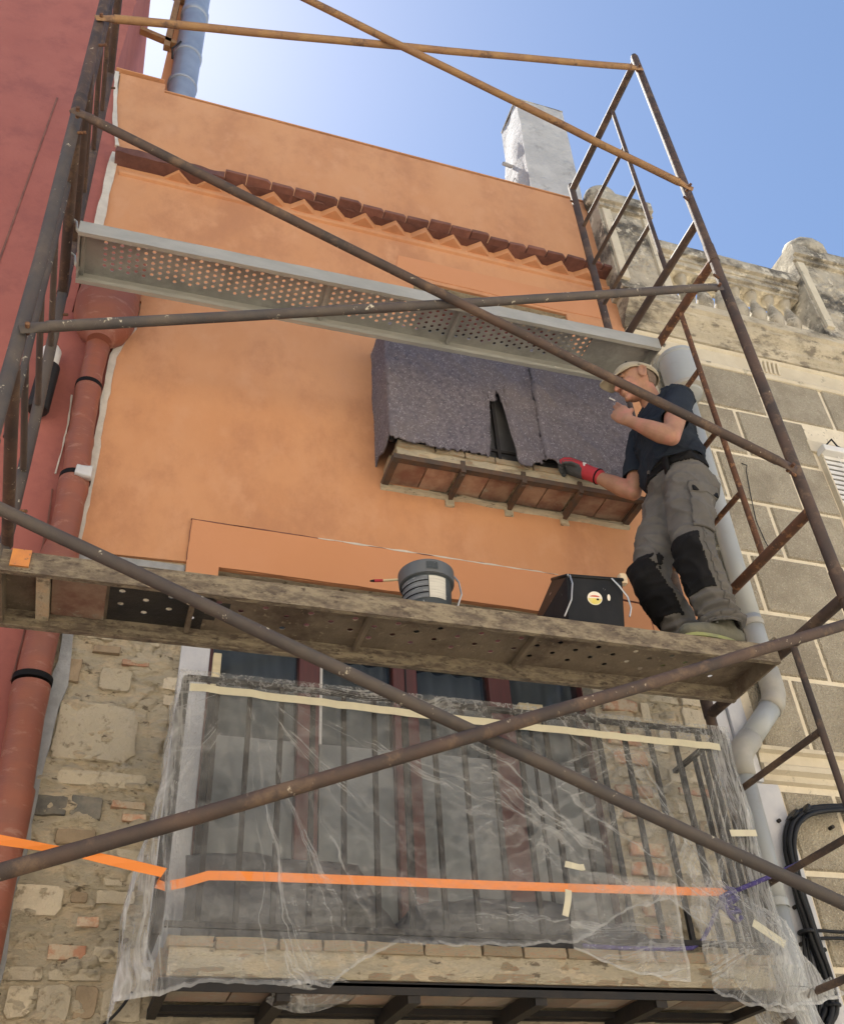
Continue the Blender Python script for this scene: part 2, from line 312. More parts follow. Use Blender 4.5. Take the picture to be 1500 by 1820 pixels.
def glassmat():
    m = bpy.data.materials.new('window_glass'); m.use_nodes = True; b = m.node_tree.nodes['Principled BSDF']
    b.inputs['Base Color'].default_value = (.035,.045,.05,1); b.inputs['Roughness'].default_value = .06
    b.inputs['Alpha'].default_value = .30
    return m
M_glass = glassmat()
def filmmat():
    m = bpy.data.materials.new('polythene_film'); m.use_nodes = True; T = m.node_tree; N = T.nodes; Lk = T.links.new
    out = N['Material Output']; b = N['Principled BSDF']
    b.inputs['Base Color'].default_value = (.84,.85,.84,1); b.inputs['Roughness'].default_value = .2
    b.inputs['Specular IOR Level'].default_value = .7
    tr = N.new('ShaderNodeBsdfTransparent'); tr.inputs[0].default_value = (.975,.98,.975,1)
    tl = N.new('ShaderNodeBsdfTranslucent'); tl.inputs[0].default_value = (.85,.86,.85,1)
    add = N.new('ShaderNodeMixShader'); add.inputs[0].default_value = .35; Lk(b.outputs[0], add.inputs[1]); Lk(tl.outputs[0], add.inputs[2])
    tc = N.new('ShaderNodeTexCoord'); sp = N.new('ShaderNodeSeparateXYZ'); Lk(tc.outputs['Object'], sp.inputs[0])
    def mt(op, a, c=0.0, d=None):
        n = N.new('ShaderNodeMath'); n.operation = op
        for i, q in enumerate((a, c, d)):
            if q is None: continue
            if isinstance(q, (int, float)): n.inputs[i].default_value = q
            else: Lk(q, n.inputs[i])
        return n.outputs[0]
    X, Y, Z = sp.outputs
    def nz(vec, s=1, d=2, r=.5):
        n = N.new('ShaderNodeTexNoise'); n.inputs['Scale'].default_value = s; n.inputs['Detail'].default_value = d; n.inputs['Roughness'].default_value = r
        Lk(vec, n.inputs['Vector']); return n.outputs['Fac']
    def comb(a, c, d):
        n = N.new('ShaderNodeCombineXYZ')
        for i, q in enumerate((a, c, d)):
            if isinstance(q, (int, float)): n.inputs[i].default_value = q
            else: Lk(q, n.inputs[i])
        return n.outputs[0]
    def ridge_(f, k, pw): return mt('POWER', mt('MAXIMUM', mt('SUBTRACT', 1.0, mt('MULTIPLY', mt('ABSOLUTE', mt('SUBTRACT', f, .5)), k)), 0.0), pw)
    def streak(px, pz, mode, Sg, k, fall, pw, seed, kk=7):
        sx, sz = mt('SUBTRACT', X, px), mt('SUBTRACT', Z, pz)
        ang = mt('ARCTAN2', sz, sx) if mode == 0 else (mt('ARCTAN2', sx, sz) if mode == 1 else mt('ARCTAN2', sz, mt('MULTIPLY', sx, -1.0)))
        r = mt('SQRT', mt('ADD', mt('MULTIPLY', sx, sx), mt('MULTIPLY', sz, sz)))
        ang = mt('ADD', ang, mt('MULTIPLY', mt('SUBTRACT', nz(tc.outputs['Object'], 3.2, 3, .55), .5), .22))
        f = nz(comb(mt('MULTIPLY', ang, Sg), mt('MULTIPLY', r, k), seed), 1, 3, .6)
        g_ = nz(comb(mt('MULTIPLY', ang, Sg*.35), mt('MULTIPLY', r, k*.8), seed+20), 1, 2, .5)
        gm = N.new('ShaderNodeMapRange'); gm.interpolation_type = 'SMOOTHSTEP'; gm.inputs[1].default_value = .41; gm.inputs[2].default_value = .70; Lk(g_, gm.inputs[0])
        return mt('MULTIPLY', mt('MULTIPLY', ridge_(f, kk, pw), gm.outputs[0]), mt('MULTIPLY', mt('MINIMUM', mt('MULTIPLY', r, 4.0), 1.0), mt('POWER', 2.718, mt('MULTIPLY', r, -fall))))
    s = streak(.44, 3.36, 0, 13, .7, 1.0, 2.0, 1.0, 16)
    s = mt('ADD', s, mt('MULTIPLY', streak(2.38, 2.52, 1, 11, .8, .7, 2.0, 5.0, 16), .8))
    s = mt('ADD', s, mt('MULTIPLY', streak(2.46, 3.40, 2, 11, .8, 1.2, 2.0, 9.0, 16), .7))
    s = mt('ADD', s, mt('MULTIPLY', streak(1.02, 2.58, 2, 6, 1.2, 2.6, 2.0, 3.0, 14), .6))
    # upright gathers at both ends and fine crinkles everywhere
    wl = mt('MAXIMUM', mt('MULTIPLY', mt('SUBTRACT', .30, X), 6.0), 0.0); wr = mt('MAXIMUM', mt('MULTIPLY', mt('SUBTRACT', X, 2.30), 5.0), 0.0)
    wv = mt('MINIMUM', mt('ADD', wl, wr), 1.0)
    s = mt('ADD', s, mt('MULTIPLY', ridge_(nz(comb(mt('MULTIPLY', mt('ADD', X, mt('MULTIPLY', Y, .8)), 34.0), 2.0, mt('MULTIPLY', Z, 2.6)), 1, 3, .6), 7, 2.0), mt('MULTIPLY', wv, .75)))
    cr = ridge_(nz(tc.outputs['Object'], 7, 6, .65), 16, 1.5)
    s = mt('ADD', s, mt('MULTIPLY', cr, .10))
    wt = mt('MULTIPLY', mt('MAXIMUM', mt('SUBTRACT', Z, 3.28), 0.0), 9.0)
    s = mt('ADD', s, mt('MULTIPLY', ridge_(nz(tc.outputs['Object'], 22, 5, .6), 14, 1.5), mt('MULTIPLY', wt, .45)))
    base = N.new('ShaderNodeMapRange'); base.inputs[1].default_value = .35; base.inputs[2].default_value = .7; base.inputs[3].default_value = .02; base.inputs[4].default_value = .13
    Lk(nz(tc.outputs['Object'], 2.2, 4, .6), base.inputs[0])
    at = N.new('ShaderNodeAttribute'); at.attribute_name = 'crease'
    fac = mt('MINIMUM', mt('ADD', mt('ADD', base.outputs[0], mt('MULTIPLY', s, .72)), mt('MULTIPLY', at.outputs['Fac'], .4)), .92)
    mx = N.new('ShaderNodeMixShader'); Lk(fac, mx.inputs[0]); Lk(tr.outputs[0], mx.inputs[1]); Lk(add.outputs[0], mx.inputs[2])
    bp = N.new('ShaderNodeBump'); bp.inputs['Strength'].default_value = .6; bp.inputs['Distance'].default_value = .008
    Lk(s, bp.inputs['Height']); Lk(bp.outputs[0], b.inputs['Normal'])
    Lk(mx.outputs[0], out.inputs['Surface']); return m
M_film = filmmat()
def ropemat():
    m = mat('purple_rope', (.045,.035,.15), (.09,.07,.26), 60, .8, .6, 200, c3=(.55,.52,.62), s3=110, t3=.63, w3=.03); return m
M_rope = ropemat()
# ================================================================== SETTING
g = MB().grid(lambda u, v: (-400+800*u, -400+800*v, -.004), 4, 4).build('ground', M_ground); g['kind'] = 'structure'
# ------------------------------------------------------------------ rubble masonry helpers
def rubble_patch(x0, x1, z0, z1, y, amp=.012, step=.008, seed=0):
    amp *= 1.7; nu, nv = max(2, int((x1-x0)/step)), max(2, int((z1-z0)/step))
    def fn(u, v):
        x, z = x0+(x1-x0)*u, z0+(z1-z0)*v
        q = n3(x*7+seed, z*15, 2); d = fbm((x*6+seed, z*11, seed), 1, 6)*amp + max(0, fbm((x*10, z*22+seed, 3), 1, 4))*amp - .030*(1-abs(q))**18*(n3(x*5, z*4, seed) > -.1) - .022*(1-abs(n3(x*15, z*9+seed, 7)))**20*(n3(x*3, z*3) > -.1)
        return (x, y - d, z)
    return MB().grid(fn, nu, nv)
def stone_mesh(x0, x1, z0, z1, y, proud, seed):
    rn = random.Random(seed); cx, cz = (x0+x1)/2, (z0+z1)/2; w, h = (x1-x0)/2, (z1-z0)/2; m = min(w, h)
    base = []
    for sx, sz in ((-1,-1),(1,-1),(1,1),(-1,1)):      # four chipped corners and a bent middle on each side
        c1, c2 = rn.uniform(.05,.5)*m, rn.uniform(.05,.5)*m
        A, B = (cx+sx*(w-c1), cz+sz*h*rn.uniform(.88,1.0)), (cx+sx*w*rn.uniform(.9,1.0), cz+sz*(h-c2))
        base += [B, A] if sx*sz > 0 else [A, B]
    pts = []
    for i in range(8):
        a, b_ = base[i], base[(i+1) % 8]
        for t in (0, .33, .66): pts.append((a[0]+(b_[0]-a[0])*t, a[1]+(b_[1]-a[1])*t))
    n = len(pts); rings = []
    for s, d in ((1.0, -.012), (.99, proud*.55), (.955, proud*.95), (.75, proud*1.05), (.4, proud)):
        r = []
        for i, (qx, qz) in enumerate(pts):
            k = m*.09*n3(qx*40+seed, qz*40, 1)
            px, pz = cx+(qx-cx)*s+k*(qx > cx or -1), cz+(qz-cz)*s+k*(qz > cz or -1)
            r.append(Vector((px, y - d - fbm((px*16, pz*16, seed), 1, 5)*.009, pz)))
        rings.append(r)
    mb = MB(); mb.loftrings(rings); return mb
def rubble_stones(parent, x0, x1, z0, z1, y, seed, keep=.62, avoid=()):
    rn = random.Random(seed); z = z0
    while z < z1:
        h = rn.choice((.055, .07, .09, .12, .15)); x = x0 - rn.uniform(0, .1)
        while x < x1:
            w = rn.uniform(.08, .22) if h > .07 else rn.uniform(.11, .2)
            a, b_, c, d = max(x, x0)+.004, min(x+w, x1)-.004, z+.003+rn.uniform(0,.012), min(z+h, z1)-.003-rn.uniform(0,.012)
            hit = any(a < q[1] and b_ > q[0] and c < q[3] and d > q[2] for q in avoid)
            if b_-a > .045 and d-c > .03 and not hit and rn.random() < keep:
                t = rn.random(); m = M_brick if (h <= .07 and t < .12) else (M_stoneg if t < .04 else (M_stoneb if t < .16 else M_stone))
                stone_mesh(a, b_, c, d, y, rn.uniform(.004, .013), rn.randint(0, 9999)).build('brick' if m is M_brick else 'stone', m, parent, smooth='auto')
            x += w + rn.uniform(0, .012)
        z += h
# ================================================================== ORANGE HOUSE
HO = thing('orange_house', 'orange rendered town house in the middle with exposed stone below and two small balconies', 'house', (1.3, .15, 0))
DX0, DX1, DZ1 = .335, 2.11, 4.15            # balcony door opening below
UX0, UX1, UZ0, UZ1 = 1.36, 2.42, 4.9, 6.56     # balcony door opening above
outl = [(-.27,0),(2.85,0),(2.85,8.0),(-.34,8.0),(-.345,8.11),(-.66,8.10),(-.53,7.2),(-.53,5.62),(-.27,5.62)]
holes = [[(DX0,2.5),(DX1,2.5),(DX1,DZ1),(DX0,DZ1)], [(UX0,UZ0),(UX1,UZ0),(UX1,UZ1),(UX0,UZ1)]]
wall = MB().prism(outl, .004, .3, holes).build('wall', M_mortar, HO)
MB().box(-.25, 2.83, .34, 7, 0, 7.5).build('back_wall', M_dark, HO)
def dens(pts, st=.05):
    out = []
    for a, b in zip(pts[:-1], pts[1:]):
        n = max(1, int(sqrt((a[0]-b[0])**2+(a[1]-b[1])**2)/st))
        out += [(a[0]+(b[0]-a[0])*i/n, a[1]+(b[1]-a[1])*i/n) for i in range(n)]
    return out+[pts[-1]]
# orange render coat over the upper wall
def wob(pts, k=.012, n=10, seed=0):
    out = []
    for i in range(len(pts)):
        a, b = Vector(pts[i]), Vector(pts[(i+1) % len(pts)])
        m = max(1, int((b-a).length/.12)) if n else 1
        for j in range(m):
            p = a.lerp(b, j/m); q = noise.noise_vector(Vector((p.x*6+seed, p.y*6, seed)))
            out.append((p.x+q.x*k*(j > 0), p.y+q.y*k*(j > 0)))
    return out
oo = [(-.255,4.15),(.195,4.165),(.2,4.02),(DX0,4.02),(DX0,DZ1),(DX1,DZ1),(DX1,4.02),(2.84,4.02),(2.842,7.985),(-.33,7.985),(-.335,8.095),(-.63,8.085),(-.60,7.62),(-.515,7.2),(-.50,6.5),(-.49,5.86),(-.21,5.83),(-.205,5.66),(-.25,5.56),(-.285,5.40),(-.275,4.73),(-.265,4.3)]
MB().prism(wob(oo, .006), -.014, .004, [[(UX0,UZ0-.1),(UX1,UZ0-.1),(UX1,UZ1),(UX0,UZ1)]]).build('orange_render', M_orange, HO)
MB().prism(wob([(DX0,4.04),(.195,4.04),(.195,4.395),(1.0,4.39),(2.0,4.385),(2.36,4.385),(2.36,4.28),(2.50,4.275),(2.52,4.04),(DX1,4.04),(DX1,DZ1),(DX0,DZ1)], .006, seed=4), -.026, -.0135).build('lintel_render', M_orange2, HO)
MB().prism(wob([(1.25,6.62),(1.28,6.60),(2.36,6.58),(2.72,6.60),(2.72,6.78),(1.27,6.77)], .01, seed=9), -.018, -.014).build('upper_lintel_render', M_orange2, HO)
MB().box(-.27, .19, -.006, .004, 4.06, 4.148).build('cement_band', M_greymortar, HO)
def crack(pts, w, m, seed, y0=-.0285):
    L, R = [], []
    for i, (x, z) in enumerate(pts):
        ww = w*max(.12, .6+1.3*n3(x*9+z*7, seed)); ox = .004*n3(x*17, z*17, seed); v = abs(pts[-1][0]-pts[0][0]) < abs(pts[-1][1]-pts[0][1])
        L.append((x-ww/2+ox, z) if v else (x, z-ww/2+ox)); R.append((x+ww/2+ox, z) if v else (x, z+ww/2+ox))
    MB().prism(L+R[::-1], y0, -.014).build('crack', m, HO)
crack(dens([(.19,4.397),(1.0,4.392),(2.0,4.387)], .03), .006, M_eave, 1, -.0275)
crack(dens([(.78,4.394),(1.3,4.390),(2.02,4.386)], .02), .009, M_whitestrip, 7)
crack(dens([(.192,4.17),(.194,4.39)], .02), .004, M_eave, 3)
crack(dens([(2.37,4.29),(2.50,4.282)], .02), .004, M_eave, 5); crack(dens([(2.51,4.06),(2.505,4.28)], .02), .004, M_eave, 6)
# white filler strip along the join with the red house
def strip(ptsL, w, y0, y1, name, m, seed, parent):
    L, R = [], []
    for i, (x, z) in enumerate(ptsL):
        ww = w*(1+.7*n3(z*5, seed)); L.append((x-ww/2+.006*n3(z*11, seed, 4), z)); R.append((x+ww/2+.006*n3(z*13, seed, 8), z))
    return MB().prism(L+R[::-1], y0, y1).build(name, m, parent)
strip(dens([(-.272,4.14),(-.27,4.5),(-.285,5.0),(-.29,5.36),(-.255,5.52),(-.22,5.60)]), .032, -.026, .0, 'filler_strip', M_whitestrip, 1, HO)
strip(dens([(-.505,5.9),(-.52,6.5),(-.53,7.0),(-.525,7.14)]), .05, -.024, .0, 'filler_strip', M_whitestrip, 5, HO)
strip(dens([(-.53,7.22),(-.585,7.5),(-.635,7.9),(-.655,8.08)]), .026, -.024, .0, 'filler_strip', M_whitestrip, 6, HO)
strip(dens([(-.245,2.0),(-.25,2.6),(-.245,3.2),(-.225,3.6),(-.24,3.85),(-.25,4.05)]), .05, -.022, .0, 'cement_fillet', M_greymortar, 2, HO)
strip(dens([(-.255,3.45),(-.225,3.62),(-.23,3.78),(-.245,4.05)]), .02, -.012, .0, 'orange_render_drip', M_orange, 3, HO)
# parapet coping
MB().box(-.33, 2.86, -.018, .31, 8.002, 8.012).build('coping', M_orange, HO)
MB().box(-.66, -.345, -.03, .31, 8.112, 8.122).build('coping', M_orange, HO)
# eaves: projecting row of flat tiles over a dog-tooth course
EV = MB().profx([(-.013,6.925),(-.030,6.932),(-.034,6.95),(-.030,6.962),(-.013,6.965)], -.48, 2.84).build('eaves', M_orange, HO)
rn = random.Random(3)
x = .13; k = 0
while x < 2.84:
    w = rn.uniform(.132, .158); dz = rn.uniform(-.005, .007); dy = rn.uniform(-.018, .008); x1_ = min(x+w-.004, 2.86); tl, tr_ = rn.uniform(-.006,.006), rn.uniform(-.006,.006); c_ = rn.uniform(.0,.02)
    tm = MB(); fr_ = -.122+dy
    tm.add([(x+.003,0,7.055+dz),(x1_,0,7.055+dz),(x1_,fr_+c_,7.055+dz+tr_),(x1_-c_*1.3-.004,fr_,7.055+dz+tr_),(x+.003,fr_+rn.uniform(-.004,.006),7.055+dz+tl)]+[(x+.003,0,7.081+dz),(x1_,0,7.081+dz),(x1_,fr_+c_,7.081+dz+tr_),(x1_-c_*1.3-.004,fr_,7.081+dz+tr_),(x+.003,fr_,7.081+dz+tl)],
        [(0,1,2,3,4),(9,8,7,6,5)]+[(i,(i+1) % 5,5+(i+1) % 5,5+i) for i in range(5)])
    tm.build('tile', M_eave, EV, bevel=.004)
    x += w; k += 1
def slabfn(x0, x1, z0, z1, yo, seed):
    n = int((x1-x0)/.03); rings = []
    for i in range(n+1):
        xx = x0+(x1-x0)*i/n; j = lambda q: .012*n3(xx*9+q, seed)
        rings.append([Vector((xx, 0, z0+j(1)*.5)), Vector((xx, yo+j(2), z0+j(3))), Vector((xx, yo+.004+j(4), z1+j(5))), Vector((xx, 0, z1+.02))])
    return MB().loftrings(rings)
slabfn(-.52, .13, 7.02, 7.085, -.11, 2).build('broken_tile_row', M_eave, EV)
slabfn(-.52, 2.85, 7.052, 7.056, -.075, 8).build('bedding', M_eave, EV)
x = -.34; i = 0
while x < 2.8:
    if x > .05 or i in (1,):
        m = MB(); z0, z1 = 7.0+rn.uniform(-.004,.004), 7.0515; a = -.082+rn.uniform(-.008,.008); x += rn.uniform(-.008,.008)
        m.add([(x-.098,0,z0),(x,a,z0),(x+.098,0,z0),(x-.098,0,z1),(x,a,z1),(x+.098,0,z1)], [(0,1,2),(3,5,4),(0,3,4,1),(1,4,5,2),(2,5,3,0)])
        m.build('dogtooth_brick', M_orange if i % 1 == 0 else M_eave, EV, bevel=.004)
    x += .2; i += 1
# exposed masonry with its stones
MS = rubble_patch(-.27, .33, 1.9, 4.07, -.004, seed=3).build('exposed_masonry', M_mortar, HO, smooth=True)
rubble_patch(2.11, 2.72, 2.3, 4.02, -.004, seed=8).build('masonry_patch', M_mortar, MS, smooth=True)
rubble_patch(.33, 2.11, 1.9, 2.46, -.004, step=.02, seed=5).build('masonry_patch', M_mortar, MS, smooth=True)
named = [(-.235,-.115,2.985,3.065,M_stoneg),(-.108,.005,2.98,3.07,M_stoneg),(.075,.165,2.985,3.012,M_brick),(-.14,.0,2.885,2.945,M_stoneb),(.05,.12,2.91,2.935,M_stoneb),
  (-.055,.005,2.69,2.728,M_stoneb),(-.02,.055,2.612,2.648,M_brick),(-.245,-.155,3.52,3.63,M_stoneb),(-.09,.04,3.50,3.60,M_stone),(-.22,.10,3.19,3.44,M_stone),
  (-.16,-.06,3.72,3.82,M_stone),(-.05,.05,3.775,3.865,M_stone),(-.13,-.02,3.665,3.70,M_stoneb),(.09,.13,3.72,3.83,M_stone),(-.22,-.10,3.86,3.95,M_stone),(-.01,.10,3.62,3.65,M_brick),(-.24,-.07,2.64,2.75,M_stone),
  (-.18,.16,3.105,3.165,M_stone),(.03,.16,3.03,3.06,M_brick)]
for a, b_, c, d, m in named:
    stone_mesh(a, b_, c, d, -.003, .011, int(a*1000+c*777)).build('brick' if m is M_brick else 'stone', m, MS, smooth='auto')
rubble_stones(MS, -.25, .23, 2.2, 4.02, -.001, 11, .95, [(q[0]-.01,q[1]+.01,q[2]-.01,q[3]+.01) for q in named])
rubble_stones(MS, 2.34, 2.70, 2.45, 3.98, -.001, 21, .8)
rubble_stones(MS, .34, 2.4, 2.2, 2.36, -.006, 31, .6)
# bricks of the right door jamb
for k in range(14):
    z = 2.55+k*.085; s = rn.uniform(.10, .2)
    stone_mesh(2.135+rn.uniform(-.01,.02), 2.135+s, z+rn.uniform(-.01,.01), z+.06, -.008, .014, k+500).build('brick', M_brick if k % 3 else M_stone, MS, smooth=True)
# white reveal left of the balcony door
MB().box(.215, .334, -.02, .003, 2.45, 4.03).build('white_jamb', M_white, HO, bevel=.004)
MB().box(.318, .334, .004, .25, 2.5, 4.1).build('white_reveal', M_white, HO)
# ------------------------------------------------------------------ balcony doors below
DR = MB().box(DX0, DX1, .10, .20, 4.02, 4.14).build('balcony_door', M_wood, HO)
for a, b_, y0, y1, z1 in ((.735,.83,.10,.18,4.02),(1.165,1.28,.10,.17,3.86),(1.63,1.74,.10,.18,4.02),(2.105,2.15,.09,.2,4.02),(.335,.36,.10,.2,4.02)):
    MB().box(a, b_, y0, y1, 2.5, z1).build('door_stile', M_wood, DR, bevel=.006)
MB().box(1.22, 1.226, .094, .1, 2.5, 3.85).build('meeting_strip', M_iron, DR)
for k, (z0, z1, y0) in enumerate(((3.86,3.90,.085),(3.902,3.92,.075),(3.925,3.97,.09))):
    MB().box(.83, 1.63, y0, .17, z0, z1).build('head_moulding', M_wood, DR, bevel=.004)
for a, b_, z1 in ((.36,.735,4.02),(.845,1.165,3.86),(1.28,1.63,3.86),(1.74,2.105,4.02)):
    MB().box(a, b_, .135, .141, 2.5, z1).build('pane', M_glass, DR)
    cur = MB().grid(lambda u, v: (a+(b_-a)*u, .19+.014*sin(u*(b_-a)*60+n3(v*2, a)*2), 2.5+(z1-2.5)*v), 60, 6)
    cur.build('curtain', M_curtain, DR, smooth=True)
    MB().box(a, b_, .146, .152, 2.62, 3.43).build('reflection_panel', M_panel, DR)  # pale sheet standing in for the reflection on the lower glass
    MB().box(a, b_, .11, .16, 2.5, 2.62).build('bottom_rail', M_wood, DR)
MB().box(.832, .846, .125, .134, 3.42, 3.85).build('glazing_bead', M_shutter, DR)
# ------------------------------------------------------------------ balcony door above (mostly covered)
UD = MB().box(UX0, UX1, .16, .22, 6.4, UZ1).build('upper_door', M_wood, HO)
for a in (UX0+.01, 1.86, UX1-.09): MB().box(a, a+.08, .15, .22, UZ0, 6.4).build('door_stile', M_wood, UD)
MB().box(UX0, UX1, .19, .196, UZ0, 6.4).build('pane', M_glass, UD)
# ------------------------------------------------------------------ rough brick pieces (shared meshes)
def brick_mesh(seed):
    bm = bmesh.new(); bmesh.ops.create_cube(bm, size=1)
    bmesh.ops.subdivide_edges(bm, edges=bm.edges, cuts=2, use_grid_fill=True)
    for v in bm.verts:
        c = v.co; e = sum(abs(q) > .45 for q in c)
        if e >= 2: v.co = Vector((c.x*(.985 if abs(c.x) > .45 else 1), c.y*(.95 if abs(c.y) > .45 else 1), c.z*(.90 if abs(c.z) > .45 else 1)))
        q = noise.noise_vector(c*3+Vector((seed*7,0,0))); v.co += Vector((q.x*.03, q.y*.05, q.z*.11))
    me = bpy.data.meshes.new('brick'); bm.to_mesh(me); bm.free(); return me
BR = [brick_mesh(i) for i in range(5)]
def brick(parent, x0, x1, y0, y1, z0, z1, m, name='brick'):
    me = BR[rn.randint(0, 4)]
    key = me.name+m.name
    if key not in brick.c:
        q = me.copy(); q.materials.clear(); q.materials.append(m); q.polygons.foreach_set('use_smooth', [True]*len(q.polygons)); q.set_sharp_from_angle(angle=radians(35)); brick.c[key] = q
    o = link(name, brick.c[key], None, parent)
    o.scale = (x1-x0, y1-y0, z1-z0); o.location = ((x0+x1)/2, (y0+y1)/2, (z0+z1)/2); return o
brick.c = {}
# ------------------------------------------------------------------ lower balcony
PB = -.40
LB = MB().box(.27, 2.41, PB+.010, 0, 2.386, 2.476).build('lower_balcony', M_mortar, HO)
x = .25
while x < 2.41:                                           # top row: rounded edge bricks
    w = rn.uniform(.125, .215); x1 = min(x+w, 2.42); brick(LB, x+.003, x1-.003, PB-.012, PB+.12, 2.452+rn.uniform(-.003,.003), 2.489, M_ledge); x = x1
x = .262
while x < 2.40:                                           # middle row
    w = rn.uniform(.13, .28); x1 = min(x+w, 2.41); brick(LB, x+.005, x1-.005, PB+.004+rn.uniform(0,.006), PB+.1, 2.405, 2.452, M_ledge); x = x1
x = .265
while x < 2.40:                                           # thin bottom row
    w = rn.uniform(.10, .24); x1 = min(x+w, 2.41); brick(LB, x+.005, x1-.005, PB+rn.uniform(-.002,.006), PB+.1, 2.372, 2.404, M_ledge); x = x1
def smear(x0, x1, y, z0, z1, amp, seed, parent, nm='mortar_smear'):
    nu, nv = int((x1-x0)/.008), 8
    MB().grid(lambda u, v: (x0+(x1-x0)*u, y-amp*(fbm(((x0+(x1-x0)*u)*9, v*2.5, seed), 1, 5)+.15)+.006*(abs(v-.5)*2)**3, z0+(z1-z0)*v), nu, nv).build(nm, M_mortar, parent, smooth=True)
smear(.262, 2.41, PB+.001, 2.374, 2.458, .012, 3, LB)
for x in (.255, 2.40):
    for k in range(2): brick(LB, x-.012, x+.06, PB+.12+k*.13, PB+.245+k*.13, 2.40, 2.485, M_ledge)
MB().beam((.24,PB+.025,2.362),(2.44,PB+.025,2.362), .05, .014).build('iron_beam', M_iron, LB)
MB().beam((.24,PB+.004,2.348),(2.44,PB+.004,2.348), .008, .032).build('iron_beam', M_iron, LB)
MB().beam((.26,-.07,2.352),(2.42,-.07,2.352), .035, .02).build('iron_beam', M_iron, LB)
MB().beam((.26,-.015,2.352),(2.42,-.015,2.352), .018, .02).build('iron_beam', M_iron, LB)
for x in (.26, 2.425): MB().beam((x,PB,2.35),(x,0,2.35), .03, .03).build('iron_beam', M_iron, LB)
for x in (1.04, 1.48, 1.93, .62):
    MB().beam((x,PB+.01,2.335),(x,.0,2.335), .042, .05).build('bracket', M_iron, LB)
    MB().beam((x,PB+.01,2.36),(x,PB+.012,2.31), .042, .012).build('bracket_end', M_iron, LB)
x = .28
while x < 2.4:
    for y0, y1 in ((PB+.05,-.235),(-.23,-.09)):
        w = .205; MB().box(x+.003, min(x+w-.003, 2.41), y0, y1-.004, 2.37, 2.385).build('soffit_tile', M_soffitL, LB)
    x += w
# railing
MB().box(.225, 2.455, PB-.012, PB+.012, 3.368, 3.386).build('top_rail', M_iron, LB, bevel=.003)
MB().box(.24, 2.44, PB-.008, PB+.008, 2.512, 2.53).build('bottom_rail', M_iron, LB)
for x in (.225, 2.455):
    MB().box(x-.011, x+.011, PB, 0, 3.367, 3.385).build('side_rail', M_iron, LB)
    MB().box(x-.008, x+.008, PB, 0, 2.512, 2.53).build('side_rail', M_iron, LB)
bal = None
for k in range(20):
    x = .222+k*(2.455-.222)/19; w = .013 if k in (0, 19) else .0085
    MB().box(x-w, x+w, PB-w, PB+w, 2.49 if k in (0,19) else 2.53, 3.368).build('baluster', M_iron, LB)
for x in (.225, 2.455):
    for y in (-.29, -.18, -.07): MB().box(x-.008, x+.008, y-.008, y+.008, 2.53, 3.367).build('baluster', M_iron, LB)
# ------------------------------------------------------------------ upper balcony
PU = -.235
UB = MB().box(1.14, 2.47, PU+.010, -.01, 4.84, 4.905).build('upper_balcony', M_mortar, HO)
x = 1.125
while x < 2.48:
    w = rn.uniform(.14, .25); x1 = min(x+w, 2.49); brick(UB, x+.003, x1-.003, PU-.008, PU+.1, 4.878, 4.918, M_ledge); x = x1
x = 1.13
while x < 2.47:
    w = rn.uniform(.12, .3); x1 = min(x+w, 2.485); brick(UB, x+.004, x1-.004, PU+.004, PU+.1, 4.828, 4.877, M_ledge); x = x1
smear(1.125, 2.485, PU+.003, 4.824, 4.886, .011, 5, UB)
for k in range(1): brick(UB, 1.118, 1.17, PU+.1, -.02, 4.83, 4.912, M_ledge); brick(UB, 2.45, 2.492, PU+.1, -.02, 4.83, 4.912, M_ledge)
MB().beam((1.105,PU+.012,4.81),(2.505,PU+.012,4.81), .035, .03).build('iron_beam', M_ironrust, UB)
for x in (1.12, 2.487): MB().beam((x,PU+.02,4.808),(x,0,4.808), .035, .03).build('iron_beam', M_ironrust, UB)
for x in (1.47, 1.80, 2.12):
    MB().beam((x,PU+.01,4.785),(x,.01,4.785), .022, .04).build('bracket', M_ironrust, UB)
    MB().beam((x,PU-.002,4.85),(x,PU-.002,4.775), .024, .012).build('bracket_end', M_ironrust, UB)
    stone_mesh(x-.028, x+.024, 4.725, 4.795, -.014, .012, int(x*100)).build('cement_dab', M_mortar, UB, smooth='auto')
for a, b_ in ((1.14,1.46),(1.48,1.79),(1.81,2.11),(2.13,2.47)):
    for q in (a, (a+b_)/2):
        MB().box(q+.003, q+(b_-a)/2-.003, PU+.03, -.015, 4.822, 4.838).build('soffit_tile', M_soffit, UB)
mm = MB(); rings = []
for i in range(56):
    xx = 1.10+1.41*i/55; h = .012+.018*n3(xx*8, 2)+.008*n3(xx*23, 4); rings.append([Vector((xx,-.012,4.77+.012*n3(xx*6, 5))), Vector((xx,-.032-.008*n3(xx*9),4.78)), Vector((xx,-.03,4.79+h)), Vector((xx,-.012,4.80+h))])
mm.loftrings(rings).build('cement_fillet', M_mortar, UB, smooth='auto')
MB().box(1.10, 2.50, PU-.01, PU+.012, 5.742, 5.76).build('top_rail', M_iron, UB)
MB().box(1.12, 2.48, PU-.006, PU+.006, 4.96, 4.975).build('bottom_rail', M_iron, UB)
for k in range(13):
    x = 1.10+k*1.39/12; MB().box(x-.009, x+.009, PU-.009, PU+.009, 4.91, 5.742).build('baluster', M_iron, UB)
for x in (1.10, 2.49): MB().box(x-.009, x+.009, PU, 0, 5.742, 5.76).build('side_rail', M_iron, UB)
